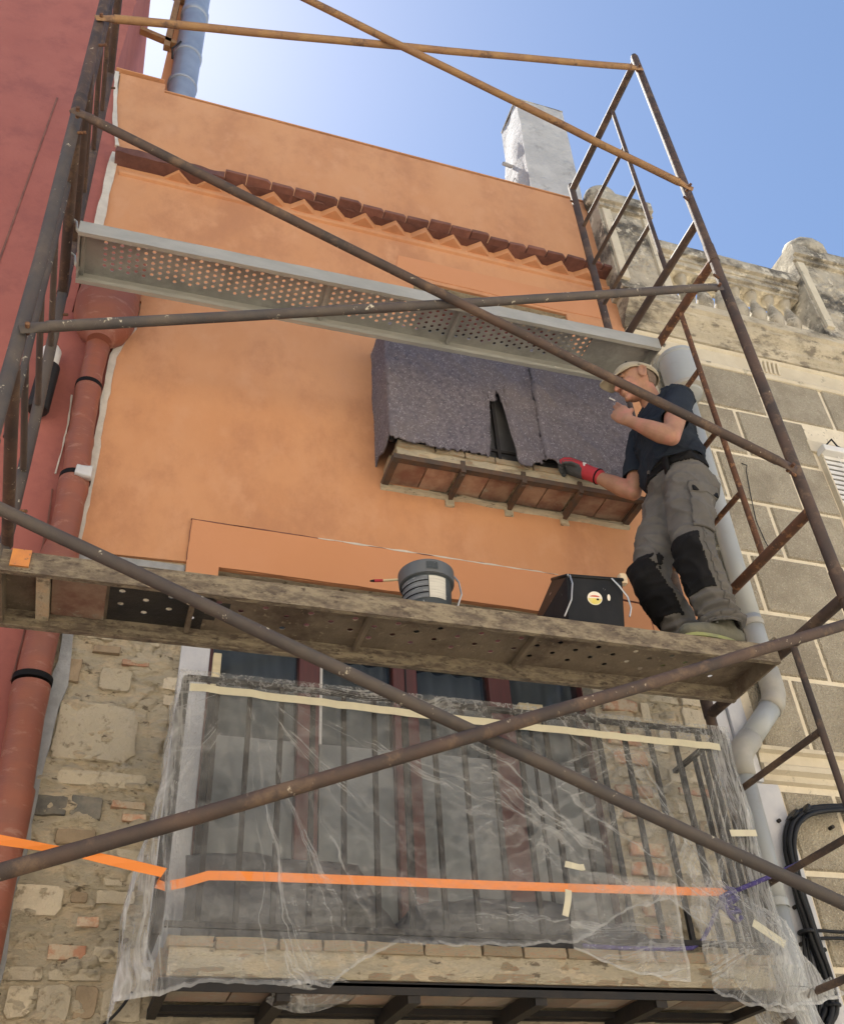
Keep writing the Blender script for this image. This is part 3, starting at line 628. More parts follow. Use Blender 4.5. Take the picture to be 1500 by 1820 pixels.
# ================================================================== RED HOUSE
HR = thing('red_house', 'dark red painted house on the left behind the scaffold', 'house', (-3, .1, 0))
MB().prism([(-7,0),(-.29,0),(-.29,5.35),(-.275,5.62),(-.535,5.64),(-.535,7.2),(-.665,8.1),(-.665,10.6),(-7,10.6)], -.008, .3).build('wall', M_red, HR)
MB().box(-7, -.67, .31, 7, 0, 10.55).build('back_wall', M_red, HR)
MB().prism(dens([(-.93,4.0),(-.95,5.0),(-.955,7.6)])+dens([(-.945,7.6),(-.94,5.0),(-.92,4.0)]), -.012, -.008).build('render_joint', M_eave, HR)
# ================================================================== STONE HOUSE
HS = thing('stone_house', 'weathered stone block house on the right with a balustraded parapet', 'house', (4.8, .15, 0))
SX0, SX1 = 2.855, 9.0
WIN = (4.09, 5.05, 4.2, 5.70)
MB().prism([(SX0,0),(SX1,0),(SX1,6.75),(SX0,6.75)], .0, .3, [[(WIN[0],WIN[2]),(WIN[1],WIN[2]),(WIN[1],WIN[3]),(WIN[0],WIN[3])]]).build('wall', M_joint, HS)
MB().box(SX0, SX1, .32, 7, 0, 6.6).build('back_wall', M_joint, HS)
rows = [6.37, 5.965, 5.555, 5.16, 4.757, 4.357, 3.957, 3.53]
BLK = MB().box(SX0, SX0+.006, -.001, .0, 3.5, 6.37).build('block_courses', M_joint, HS)
def blk(x0, x1, z0, z1):
    j = .0125
    x0 += j; x1 -= j; z0 += j; z1 -= j
    if x1-x0 < .03: return
    m = MB(); r = random.Random(int(x0*991+z0*77)); d = -.010-r.random()*.004
    m.add([(x0,.0,z0),(x1,.0,z0),(x1,.0,z1),(x0,.0,z1),(x0+.008,d,z0+.008),(x1-.008,d,z0+.008),(x1-.008,d,z1-.008),(x0+.008,d,z1-.008)],
          [(4,5,6,7),(0,1,5,4),(1,2,6,5),(2,3,7,6),(3,0,4,7)]).build('stone_block', M_block, BLK)
for k in range(7):
    zt, zb = rows[k], rows[k+1]; x = 2.735 if k % 2 == 0 else 2.995
    while x < 7.6:
        a, b_ = max(x, SX0+.12), x+.53
        if zb < WIN[3]-.05 and zt > WIN[2] and b_ > WIN[0]-.02 and a < WIN[1]: b_ = min(b_, WIN[0]-.02) if a < WIN[0] else b_
        if not (zb < WIN[3]-.05 and zt > WIN[2] and a >= WIN[0]-.03 and a < WIN[1]): blk(a, b_, zb, zt)
        x += .53
for k, (zb, zt) in enumerate(((2.95,3.34),(2.55,2.95),(2.15,2.55),(1.75,2.15))):
    x = 3.0
    while x < 6: blk(x, x+(.53 if x > 3.01 or k % 2 else .3), zb, zt); x += (.53 if x > 3.01 or k % 2 else .3)
# string course
MB().profx([(0,3.36),(-.022,3.37),(-.022,3.40),(-.05,3.415),(-.05,3.44),(-.03,3.455),(-.035,3.50),(-.06,3.51),(-.06,3.53),(0,3.55)], 2.92, SX1).build('string_course', M_frieze, HS)
# frieze and cornice
MB().profx([(0,6.345),(-.02,6.35),(-.028,6.375),(-.02,6.395),(-.012,6.40),(-.012,6.52),(-.022,6.53),(-.03,6.545),(0,6.55)], SX0, SX1).build('frieze', M_frieze, HS)
cor = [(0,6.55),(-.04,6.555),(-.05,6.58),(-.075,6.60),(-.08,6.625),(-.12,6.655),(-.15,6.68),(-.155,6.70),(-.18,6.715),(-.185,6.77),(-.10,6.80),(.28,6.80),(.28,6.55)]
def rough_profile(prof, x0, x1, n, amp, name, m, parent):
    rings = []
    for i in range(n+1):
        x = x0+(x1-x0)*i/n
        rings.append([Vector((x, y+amp*n3(x*7, y*30, z*30)+amp*.7*n3(x*23, z*40, y*20), z+amp*.6*n3(x*9, z*25, 4))) if y < .2 else Vector((x,y,z)) for y, z in prof])
    return MB().loftrings(rings).build(name, m, parent, smooth='auto')
rough_profile(cor, SX0-.02, SX1, 200, .004, 'cornice', M_cornice, HS)
# carved frieze ornaments
for x in (3.95, 5.1):
    mb = MB()
    for k in range(5): mb.beam((x-.07+k*.035,-.012,6.415),(x-.07+k*.035+.01*n3(k),-.03,6.515), .018, .02)
    mb.build('carved_ornament', M_frieze, HS, bevel=.004)
# parapet: pillars, balusters, coping
PAR = rough_profile([(-.10,6.80),(-.10,6.90),(-.07,6.915),(.10,6.915),(.10,6.80)], 2.86, SX1, 160, .003, 'parapet_plinth', M_lichen, HS)
rough_profile([(-.06,7.32),(-.06,7.352),(-.085,7.354),(-.085,7.40),(-.098,7.402),(-.098,7.445),(-.128,7.448),(-.128,7.53),(-.12,7.56),(.10,7.57),(.10,7.32)], 3.24, 4.46, 70, .003, 'parapet_coping', M_lichen, PAR)
rough_profile([(-.06,7.32),(-.06,7.352),(-.085,7.354),(-.085,7.40),(-.098,7.402),(-.098,7.445),(-.128,7.448),(-.128,7.53),(-.12,7.56),(.10,7.57),(.10,7.32)], 5.04, 8.9, 120, .003, 'parapet_coping', M_lichen, PAR)
bprof = [(.052,6.91),(.052,6.94),(.03,6.955),(.026,6.975),(.05,7.02),(.062,7.07),(.055,7.12),(.034,7.19),(.024,7.235),(.030,7.255),(.042,7.27),(.046,7.30),(.05,7.33)]
bm_ = MB().lathe([(r, z-6.9) for r, z in bprof], (0,0,0), 12).mesh('parapet_baluster'); bm_.materials.append(M_lichen)
def balu(x):
    o = link('parapet_baluster', bm_, None, PAR, smooth=True); o.location = (x, .0, 6.9); o.rotation_euler[2] = x*3
for k in range(8): balu(3.315+.1505*k)
for k in range(20): balu(5.12+.1505*k)
def pillar(x0, x1, zt, panel):
    P = rough_profile([(-.17,6.80),(-.17,6.84),(-.15,6.86),(-.15,zt-.17),(-.178,zt-.168),(-.178,zt-.125),(-.205,zt-.122),(-.205,zt-.02),(-.198,zt),(.16,zt),(.16,6.80)], x0, x1, 14, .0025, 'parapet_pillar', M_lichen, HS)
    for a, b_ in ((x0+.02, x0+.085), (x1-.085, x1-.02)): rough_profile([(-.151,6.9),(-.172,6.905),(-.172,zt-.19),(-.151,zt-.185)], a, b_, 3, .004, 'pilaster_strip', M_frieze, P)
    cx, cy, cz, cr = (x0+.085, -.09, zt+.03, .135) if x0 < 3 else (x0+.24, -.08, zt+.05, .19); mb = MB()
    mb.ell((cx,cy,cz), Vector((1,0,0)), Vector((0,0,1)), Vector((0,1,0)), cr, cr*.95, cr*.8, 24, 14)
    for v in mb.v: v += (v-Vector((cx,cy,cz))).normalized()*fbm(v, 14, 4)*.008
    mb.build('finial_ball', M_lichen, P, smooth=True)
    def rough(u, v):
        x, z = x0+.09+(x1-x0-.18)*u, 6.93+(zt-.2-6.93)*v; e = min(u, 1-u, v, 1-v)*6
        return (x, -.150-min(1, e)*(.004+.016*(1-abs(n3(x*22+1.5*n3(x*9, z*9), z*14, x0)))**4+.005*n3(x*50, z*50)), z)
    MB().grid(rough, 40, 80).build('carved_panel', M_lichen, P, smooth=True)
pillar(2.80, 3.24, 7.90, True)
pillar(4.47, 5.03, 7.86, True)
# window with blind
WD = MB().box(WIN[0]-.07, WIN[1]+.07, -.02, .0, WIN[3]+.004, WIN[3]+.10).build('window', M_frieze, HS)
MB().box(WIN[0]-.02, WIN[1]+.02, -.085, -.004, WIN[3]-.03, WIN[3]+.02).build('blind_box', M_shutter, WD, bevel=.006)
for k in range(34):
    z = WIN[3]-.045-k*.042; MB().beam((WIN[0]+.0,-.028,z),(WIN[1]-.0,-.028,z), .008, .027).build('blind_slat', M_shutter, WD)
MB().box(WIN[0], WIN[1], .05, .06, WIN[2], WIN[3]).build('pane', M_glass, WD)
MB().path([(WIN[0]+.02,-.05,WIN[3]+.03),(WIN[0]+.06,-.09,WIN[3]+.07),(WIN[0]+.12,-.06,WIN[3]+.05),(WIN[0]+.2,-.05,WIN[3]+.03)], .006, 6).build('bracket', M_iron, WD)
for x in (WIN[0]+.1, WIN[0]+.45): MB().beam((x,-.052,WIN[2]),(x,-.052,WIN[3]-.04), .006, .002).build('blind_tape', M_shutter, WD)
MB().box(WIN[0]-.018, WIN[0]-.006, -.04, .0, WIN[2], WIN[3]-.03).build('blind_guide', M_frieze, WD)
# white painted corner of the stone house
rough_profile([(-.02,1.6),(-.026,1.62),(-.026,3.33),(-.02,3.35),(.0,3.35),(.0,1.6)], 2.735, 2.985, 14, .004, 'painted_corner', M_white, HS)
for a, b_, d in ((2.725,2.80,-.03),(2.805,2.875,-.045),(2.88,2.915,-.02)):
    rough_profile([(d,3.36),(d-.004,3.37),(d-.004,3.92),(d,3.94),(.0,3.94),(.0,3.36)], a, b_, 4, .004, 'white_pilaster', M_white, HS)
# ================================================================== chimney and roof things
CH = thing('chimney', 'tall whitewashed tapering chimney on the orange roof at right', 'chimney', (2.86, .62, 8))
mb = MB(); R_ = []
for k in range(13):
    z = 7.6+2.62*k/12; t = k/12
    x0, x1, y0, y1 = 2.60+.07*t, 3.08+.07*t, .40, .86-.10*t
    r = []
    for (xx, yy) in [(x0+(x1-x0)*i/6, y0) for i in range(6)]+[(x1, y0+(y1-y0)*i/6) for i in range(6)]+[(x1-(x1-x0)*i/6, y1) for i in range(6)]+[(x0, y1-(y1-y0)*i/6) for i in range(6)]:
        e = .022*fbm((xx*4, yy*4, z*4), 1, 4); r.append(Vector((xx+(e*1.6 if xx < x0+.02 else e*.3)-(.03*sin(pi*min(1,t*1.2)) if xx < x0+.02 and yy > y0+.1 else 0), yy+e*.4, z)))
    R_.append(r)
mb.loftrings(R_).build('shaft', M_chim, CH, smooth='auto')
MB().box(2.668, 3.152, .398, .762, 10.222, 10.24).build('cap_slab', M_lichen, CH)
MB().tube((2.62,.62,9.4),(2.53,.60,9.38), .018).build('pipe_stub', M_chim, CH)
FL = thing('flue_pipe', 'wide blue grey flue pipe rising above the roof edge at left', 'flue pipe', (-.26, .5, 7.4))
MB().path([(-.25,.5,7.2),(-.252,.5,9),(-.275,.5,10.4),(-.29,.5,11.6)], .105, 24).build('tube', M_flue, FL, smooth=True)
for z, w in ((9.52,.03),(10.25,.05),(9.05,.02)): MB().lathe([(.107,-w),(.116,-w*.8),(.116,w*.8),(.107,w)], (-.257-.012*max(0,z-9),.5,z), 24).build('band', M_flue, FL, smooth=True)
MB().path([(-.33,.40,9.56),(-.385,.42,9.45),(-.372,.45,9.35)], .008, 6).build('strap', M_iron, FL)
MB().box(-.43, -.30, .56, .72, 7.2, 10.75).build('boxed_duct', M_orange2, FL)
RB = thing('roof_bars', 'rusty bars running from the red house to the flue above the roof', 'bars', (-.5, .45, 9.7))
MB().beam((-1.1,.52,9.92),(-.32,.52,9.70), .05, .05).build('bar', M_tubeo, RB)
MB().beam((-.9,.52,10.75),(-.22,.52,10.45), .06, .05).build('bar', M_tubeo, RB)
MB().beam((-.44,.52,9.62),(-.44,.52,10.6), .05, .05).build('upright', M_tubeo, RB)
tag(MB().path([(2.30,.3,8.02),(2.36,.38,8.3),(2.43,.45,8.62),(2.62,.6,9.2)], .004, 5).build('aerial_wire', M_cable), 'thin wire strung from the roof edge up to the chimney', 'wire')
# ================================================================== DOWNPIPES
RP = thing('red_downpipe', 'terracotta coloured downpipe with round hopper in the corner of the red house', 'downpipe', (-.33, -.06, 0))
MB().lathe([(.06,5.36),(.075,5.385),(.125,5.44),(.150,5.52),(.156,5.60),(.156,5.66),(.150,5.675),(.150,5.92),(.158,5.93),(.158,5.96),(.14,5.96)], (-.362,-.10,0), 32).build('hopper', M_redpipe, RP, smooth='auto')
segs = [((-.366,5.40),(-.366,5.08),.053),((-.366,5.085),(-.350,4.72),.056),((-.352,4.74),(-.332,4.50),.058),((-.334,4.48),(-.325,4.06),.060),((-.325,4.12),(-.322,3.50),.063),((-.322,3.46),(-.300,3.02),.064),((-.302,3.05),(-.288,2.0),.066)]
for (x0,z0),(x1,z1),r in segs:
    mb = MB(); n = 7
    mb.path([(x0+(x1-x0)*i/n+.003*n3(z0+i), -.062, z0+(z1-z0)*i/n) for i in range(n+1)], [r*1.09, r*1.09, r, r*1.01, r, r*.99, r, r*.98], 24)
    mb.build('pipe_length', M_redpipe, RP, smooth='auto')
MB().lathe([(.06,3.98),(.078,4.0),(.082,4.04),(.074,4.10),(.05,4.11)], (-.325,-.062,0), 24).build('pipe_socket', M_redpipe, RP, smooth='auto')
for x, z, r in ((-.366,5.072,.0625),(-.333,4.492,.068),(-.322,3.482,.074)):
    MB().lathe([(r-.004,-.012),(r,-.012),(r,.012),(r-.004,.012)], (x,-.062,z), 28).build('pipe_clamp', M_strap, RP, smooth='auto')
b = stone_mesh(-.335, -.262, 4.46, 4.525, -.118, .02, 77).build('filler_dab', M_white, RP, smooth=True)
for i, (z0, z1, xx) in enumerate(((4.55,5.05,-.425),(4.05,4.46,-.41),(3.5,3.98,-.40))):
    strip(dens([(xx, z0),(xx+.004,(z0+z1)/2),(xx-.012, z1)], .03), .007, -.014, -.006, 'crack_filler', M_whitestrip if i == 0 else M_eave, i+10, RP)
GP = thing('grey_downpipe', 'grey plastic downpipe with round hopper and offset bends on the stone house', 'downpipe', (3.08, -.08, 0))
MB().lathe([(.05,5.84),(.085,5.86),(.098,5.90),(.112,5.905),(.120,5.93),(.122,6.16),(.128,6.165),(.128,6.19),(.115,6.19)], (3.095,-.125,0), 30).build('hopper', M_greypipe, GP, smooth='auto')
MB().lathe([(.112,5.875),(.120,5.88),(.122,5.905),(.114,5.915)], (3.095,-.125,0), 30).build('hopper_collar', M_greypipe2, GP, smooth='auto')
MB().path([(3.11,-.085,5.88),(3.095,-.082,5.2),(3.082,-.08,4.6),(3.078,-.08,4.25)], .052, 24).build('pipe_length', M_greypipe, GP, smooth=True)
MB().path([(3.078,-.08,4.25),(3.076,-.08,3.86)], .0525, 24).build('pipe_length', M_greypipe, GP, smooth=True)
MB().path([(3.076,-.08,3.93),(3.076,-.08,3.85),(3.072,-.08,3.80),(3.055,-.08,3.755),(3.02,-.08,3.715)], .058, 24).build('elbow', M_greypipe2, GP, smooth=True)
MB().path([(3.04,-.08,3.735),(2.84,-.08,3.525)], .053, 24).build('pipe_length', M_greypipe, GP, smooth=True)
MB().path([(2.86,-.08,3.545),(2.80,-.08,3.485),(2.772,-.08,3.44),(2.764,-.08,3.40),(2.762,-.08,3.34)], .058, 24).build('elbow', M_greypipe2, GP, smooth=True)
MB().path([(2.762,-.08,3.40),(2.752,-.08,2.9),(2.745,-.08,2.79)], .052, 24).build('pipe_length', M_greypipe, GP, smooth=True)
MB().path([(2.745,-.08,2.80),(2.73,-.08,2.3),(2.715,-.08,1.6)], .052, 24).build('pipe_length', M_greypipe, GP, smooth=True)
for x, z in ((3.0775,4.205),(2.745,2.78),(3.093,5.18)):
    c = MB().lathe([(.0525,-.016),(.0575,-.016),(.0575,.016),(.0525,.016)], (x,-.08,z), 26).build('pipe_clamp', M_greypipe if z < 3 else M_greypipe2, GP, smooth='auto')
    MB().tube((x-.055,-.09,z),(x-.085,-.09,z), .009, 8).build('clamp_bolt', M_steel, c)
# ================================================================== SCAFFOLD
YF, YR, YI = -1.235, -.262, -.895
def leg_x(side, z, y): return 2.53 if side > 0 else (-.478 if y < -1 else (-.50 if y < -.5 else -.505)) - .038*max(0, z-4)
def sframe(side, ztop, zrungs, zbot, zlow, label, mats):
    fr = thing('scaffold_end_frame', label, 'scaffold section', (leg_x(side, zlow, YF), -.75, zlow), 'steel end frames of the scaffold')  # a scaffold end frame with rungs, not a ladder
    P = lambda y, z: (leg_x(side, z, y), y, z)
    for y, zt, m in ((YF, ztop+.03, mats[0]), (YR, ztop+.03, mats[1])):
        MB().path([P(y, zlow), P(y, (zlow+zt)/2), P(y, zt)], .0245, 16).build('post', m, fr, smooth='auto')
        MB().path([P(y, ztop+.03), P(y, ztop+.055)], .019, 12).build('spigot', M_tube, fr, smooth='auto')
        MB().path([P(y, zlow-.055), P(y, zlow+.075)], .0275, 16).build('coupling_sleeve', m, fr, smooth='auto')
    MB().path([P(YF, ztop-.01), P(YR, ztop-.01)], .0235, 14).build('transom', mats[2], fr, smooth='auto')
    MB().path([P(YF, zbot), P(YR, zbot)], .0225, 14).build('transom', mats[2], fr, smooth='auto')
    MB().path([P(YI, zbot), P(YI, ztop-.01)], .014, 12).build('inner_post', mats[3], fr, smooth='auto')
    for z in zrungs: MB().path([P(YI, z), P(YR, z)], .0135, 12).build('rung', mats[3], fr, smooth='auto')
    for z in (ztop-.17, zbot+.17):
        p = Vector(P(YF, z)); MB().tube(p+Vector((0,0,0)), p+Vector((-.055*side,-.02,0)), .007, 8).build('brace_pin', M_tuber, fr)
        p = Vector(P(YR, z)); MB().tube(p, p+Vector((-.045*side,-.01,0)), .007, 8).build('brace_pin', M_tuber, fr)
    return fr
MT = (M_tube, M_tube, M_tube, M_tube); MR = (M_tube, M_tube, M_tuber, M_tuber); ML = (M_tubel, M_tubel, M_tube, M_tubel)
sframe(1, 7.68, (7.21,6.79,6.38), 5.93, 5.632, 'top rusty scaffold frame at right, rising to a point against the sky', MT)
sframe(1, 5.60, (5.14,4.73,4.33), 3.96, 3.582, 'middle scaffold frame at right with orange rust, behind the workman', MR)
bt = sframe(1, 3.55, (3.16,2.77,2.36), 1.95, .02, 'lowest scaffold frame at right beside the grey downpipe bend', MT)
sframe(-1, 7.60, (7.13,6.71,6.30), 5.88, 5.522, 'top scaffold frame at left in front of the red house', MT)
sframe(-1, 5.49, (5.08,4.70,4.32), 3.95, 3.562, 'middle scaffold frame at left, splashed with paint, crossing the red hopper', ML)
bl = sframe(-1, 3.53, (3.12,2.74,2.33), 1.95, .02, 'lowest scaffold frame at left beside the red downpipe', ML)
for fr, s in ((bt, 1), (bl, -1)):
    for y in (YF, YR): MB().box(leg_x(s,0,y)-.07, leg_x(s,0,y)+.07, y-.07, y+.07, 0, .02).build('base_plate', M_tube, fr)
def brace(p, q, m, label):
    p, q = Vector(p), Vector(q); d = (q-p).normalized()
    b = thing('cross_brace', label, 'cross brace', ((p+q)/2), 'diagonal braces on the front of the scaffold')
    n = 14; pts = [p.lerp(q, i/n)+Vector((0,0,-.006*sin(pi*i/n)))+Vector((0,.003*n3(i*.7, p.z),.004*n3(i*.6, q.z))) for i in range(n+1)]
    MB().path(pts, .0195, 16).build('tube', m, b, smooth='auto')
    for e, s in ((p, -1), (q, 1)):
        MB().path([e-d*s*.01, e+d*s*.03, e+d*s*.05, e+d*s*.085], [(.0195,.0195),(.012,.022),(.006,.024),(.006,.022)], 12).build('flattened_end', m, b, smooth='auto')
        MB().tube(e+d*s*.06+Vector((0,-.022,0)), e+d*s*.06+Vector((0,.025,0)), .008, 8).build('bolt', M_tuber, b)
    return b
YB = -1.27
brace((-.50,YB,6.27),(2.44,YB,7.47), M_tubeo, 'ochre brace rising gently across the sky to the peak of the right frame')
brace((-.48,YB-.04,7.34),(2.42,YB-.04,6.13), M_tubeo, 'ochre brace slanting down across the sky to the right frame')
brace((-.46,YB-.045,5.33),(2.37,YB-.045,4.12), M_tube, 'rusty brace slanting down in front of the workman')
brace((-.41,YB,4.125),(2.40,YB,5.285), M_tubel, 'grey splashed brace rising across the galvanised deck')
brace((-.46,YB,3.385),(2.42,YB,2.25), M_tubel, 'splashed brace slanting down from the left across the plastic sheeted balcony')
brace((-.40,YB-.045,2.27),(2.40,YB-.045,3.35), M_tube, 'brown brace rising across the plastic sheeted balcony to the right')
# ------------------------------------------------------------------ perforated decks
def deck(name, label, A, B, y0, y1, cols, rows, hr, skip, mD, mF, stiff, fh, endplain):
    """A,B: (x,z) of the top surface at both ends; holes are real openings"""
    L = sqrt((B[0]-A[0])**2+(B[1]-A[1])**2); ang = atan2(B[1]-A[1], B[0]-A[0])
    R = Matrix.Translation((A[0], 0, A[1])) @ Matrix.Rotation(-ang, 4, 'Y')
    t = thing(name, label, 'scaffold deck', ((A[0]+B[0])/2, (y0+y1)/2, (A[1]+B[1])/2))
    def put(mb, nm, m, par, **k):
        mb.v = [R @ v for v in mb.v]; return mb.build(nm, m, par, **k)
    w = y1-y0; mb = MB(); xa, xb = endplain; cw = (L-xa-xb)/cols; ya, yb = y0+w*.16, y1-w*.16; ch = (yb-ya)/rows
    q = lambda a, b_, c, d: mb.add([(a,c,0),(b_,c,0),(b_,d,0),(a,d,0)], [(0,1,2,3)])
    q(0, xa, y0, y1); q(L-xb, L, y0, y1)
    for c in range(cols):
        x0_, x1_ = xa+c*cw, xa+(c+1)*cw; off = (ch*.25 if c % 2 else -ch*.25)
        q(x0_, x1_, y0, ya+off); q(x0_, x1_, yb+off, y1)
        for r in range(rows):
            c0, c1 = ya+off+r*ch, ya+off+(r+1)*ch; cx, cy = (x0_+x1_)/2, (c0+c1)/2
            if skip(c, r, cx): q(x0_, x1_, c0, c1); continue
            out = [(x0_,c0),(cx,c0),(x1_,c0),(x1_,cy),(x1_,c1),(cx,c1),(x0_,c1),(x0_,cy)]
            inn = [(cx+hr*cos(a), cy+hr*sin(a)) for a in [pi*1.25+i*pi/4 for i in range(8)]]
            mb.add([(x,y,0) for x, y in out+inn], [(i, (i+1) % 8, 8+(i+1) % 8, 8+i) for i in range(8)])
    dk = put(mb, 'deck_plate', mD, t)
    s = dk.modifiers.new('s', 'SOLIDIFY'); s.thickness = .003; s.offset = 0
    for ys, sg, nm in ((y0, 1, 'front_flange'), (y1, -1, 'rear_flange')):
        n = 90; pr = [(0,.004),(0,-fh),(.022,-fh),(.022,-fh+.006),(.006,-fh+.008),(.006,-fh*.62),(.010,-fh*.55),(.010,-fh*.45),(.006,-fh*.4),(.006,.004)]
        rings = [[Vector((L*i/n, ys+sg*(a+.0012*n3(i*.5, z*90)), z+.0015*n3(i*.4, z*50, 3))) for a, z in pr] for i in range(n+1)]
        put(MB().loftrings(rings), nm, mF, t, smooth='auto')
    for k in stiff: put(MB().box(k-.009, k+.009, y0+.012, y1-.012, -.030, -.002), 'stiffener', mD, t, bevel=.003)
    for e in (.004, L-.004): put(MB().box(e-.004, e+.004, y0+.004, y1-.004, -fh*.95, -.002), 'end_plate', mD, t)
    for e, sg in ((0, -1), (L, 1)):
        for yy in (y0+.05, y1-.05):
            put(MB().path([(e-sg*.01,yy,-.03),(e+sg*.012,yy,.0),(e+sg*.02,yy,.05),(e+sg*.045,yy,.072),(e+sg*.07,yy,.05),(e+sg*.072,yy,.02)], [(.012,.006)]*6, 8), 'hook', mF, t)
    return t, put, L
rk = random.Random(2)
tU, putU, LU = deck('scaffold_deck', 'pale galvanised scaffold deck with rows of drilled holes, the upper of two', (-.495,5.455), (2.485,5.548), -.72, -.425, 70, 6, .0095,
    lambda c, r, x: False, M_plankU, M_flangeU, (1.17, 1.86, .02), .075, (.10, .34))
putU(MB().box(2.62, 2.95, -.70, -.445, -.008, -.003), 'plain_end_panel', M_plankU, tU)
tL, putL, LL = deck('scaffold_deck', 'rusty brown scaffold deck crusted with mortar, on which the workman stands', (-.425,3.515), (2.485,3.545), -.85, -.50, 30, 3, .0115,
    lambda c, r, x: rk.random() < .04, M_plankL, M_flangeL, (.62, 1.25, 1.9), .075, (.34, .10))
dpl = [c for c in tL.children if c.name.startswith('deck_plate')][0]; dpl.data.materials.append(M_tar)
for q in dpl.data.polygons:                                # tar stain near the left end
    if -.082 < q.center.x < .26+.12*n3(q.center.y*14, 3) and q.center.y > -.83: q.material_index = 1
putL(MB().box(.108, .150, -.84, -.51, -.036, -.004), 'cross_strip', M_ledge, tL)
putL(MB().box(.155, .33, -.835, -.515, -.012, -.004), 'plywood_patch', M_soffit, tL)
putL(MB().box(.03, .088, -.858, -.8505, -.058, .006), 'orange_tape', M_otape, tL)
# ------------------------------------------------------------------ bucket, brush, tub
BK = thing('paint_bucket', 'dark grey plastic bucket with a pale label on the rusty deck', 'bucket', (1.07,-.68,3.545))
MB().lathe([(.082,0),(.086,.004),(.098,.205),(.094,.205),(.083,.008)], (1.07,-.68,3.545), 32).build('body', M_bucket, BK, smooth='auto')
MB().lathe([(.098,.175),(.107,.178),(.110,.215),(.110,.232),(.104,.238),(.096,.236),(.096,.2)], (1.07,-.68,3.545), 40, cap=False).build('rim', M_bucketl, BK, smooth='auto')
def arcpatch(c, r0, r1, z0, z1, a0, a1, n=12):
    mb = MB(); mb.grid(lambda u, v: (c[0]+cos(a0+(a1-a0)*u)*(r0+(r1-r0)*v), c[1]+sin(a0+(a1-a0)*u)*(r0+(r1-r0)*v), c[2]+z0+(z1-z0)*v), n, 2); return mb
cB = (1.07,-.68,3.545)
arcpatch(cB, .0925, .0990, .07, .165, radians(-104), radians(-62)).build('label', M_label, BK)
arcpatch(cB, .0925, .0990, .07, .165, radians(-185), radians(-106)).build('printed_label', M_labelg, BK)
for z in (.088,.115,.142): arcpatch(cB, .0942+.0003*z*100, .0942+.0003*z*100+.003, z, z+.003, radians(-185), radians(-106)).build('label_line', M_strap, BK)
arcpatch(cB, .1105, .1105, .190, .222, radians(-108), radians(-84)).build('rim_tab', M_bucket, BK)
MB().path([(1.163,-.72,3.77),(1.185,-.73,3.73),(1.19,-.735,3.67),(1.165,-.735,3.60)], .004, 6).build('handle', M_steel, BK)
PBH = thing('paint_brush', 'thin paint brush with a red tip lying across the bucket', 'paint brush', (.95,-.6,3.8))
MB().tube((.915,-.60,3.782),(1.06,-.64,3.788), .005, 8).build('handle', M_ply, PBH)
MB().tube((.885,-.595,3.780),(.918,-.601,3.782), .0062, 8, .006).build('red_band', M_glovr, PBH)
MB().tube((.868,-.59,3.779),(.886,-.595,3.780), .003, 8, .006).build('bristles', M_strap, PBH)
TB = thing('mortar_tub', 'splashed black plastic tub with a round sticker beside the workman', 'tub', (1.75,-.70,3.545))
tv = [Vector(p) for p in ((1.592,-.80,3.55),(1.832,-.80,3.55),(1.93,-.56,3.55),(1.49,-.56,3.55),(1.622,-.80,3.785),(1.872,-.80,3.805),(1.95,-.60,3.93),(1.665,-.60,3.91))]
mb = MB(); mb.add(tv, [(0,1,5,4),(1,2,6,5),(2,3,7,6),(3,0,4,7)])
o = mb.build('body', M_tub, TB); s = o.modifiers.new('s', 'SOLIDIFY'); s.thickness = .006; s.offset = -1; bv = o.modifiers.new('b', 'BEVEL'); bv.width = .008; bv.segments = 3
mb = MB(); mb.path([tv[4],tv[5],tv[6],tv[7],tv[4]], .008, 8); mb.build('rim', M_tub, TB, smooth=True)
mb = MB(); mb.path([tv[0],tv[1],tv[2],tv[3],tv[0]], .010, 8); mb.build('base_rim', M_tub, TB, smooth=True)
MB().path([(1.632,-.806,3.785),(1.632,-.815,3.74),(1.615,-.815,3.66),(1.575,-.81,3.58)], .0035, 6).build('cord_handle', M_steel, TB)
MB().path([(1.82,-.806,3.80),(1.842,-.815,3.76),(1.868,-.818,3.71),(1.875,-.815,3.66),(1.862,-.81,3.62)], .0035, 6).build('cord_handle', M_steel, TB)
fx = (tv[5]-tv[4]).normalized(); fz = ((tv[4]+tv[5])-(tv[0]+tv[1])).normalized(); fn_ = fx.cross(fz); fn_ = fn_ if fn_.y < 0 else -fn_
sc = (tv[0]+tv[1]+tv[4]+tv[5])/4 + fz*.02 + fx*-.005
def disc(c, r, off, a0=0, a1=2*pi, ry=None):
    mb = MB(); n = 28; c = c + fn_*off; ry = ry or r
    ps = [c+fx*r*cos(a0+(a1-a0)*i/n)+fz*ry*sin(a0+(a1-a0)*i/n) for i in range(n+1)]
    mb.add([c]+ps, [(0,i+1,i+2) for i in range(n)]); return mb
stk = disc(sc, .033, .0025).build('sticker', M_sticker_c, TB)
disc(sc, .030, .0035, pi*1.02, pi*1.98).build('yellow_half', M_sticker_y, stk)
disc(sc+fz*.006, .022, .0032, .1, pi-.1, .008).build('red_print', M_sticker_r, stk)
disc(sc+fx*.012-fz*.006, .006, .0042, ry=.005).build('black_mark', M_strap, stk)
disc(sc+fx*.063+fz*.008, .007, .0025, ry=.016).build('paint_splash', M_sticker_c, TB)
stone_mesh(1.865, 1.90, 3.79, 3.84, -.79, .01, 5).build('paint_crust', M_ledge, TB)
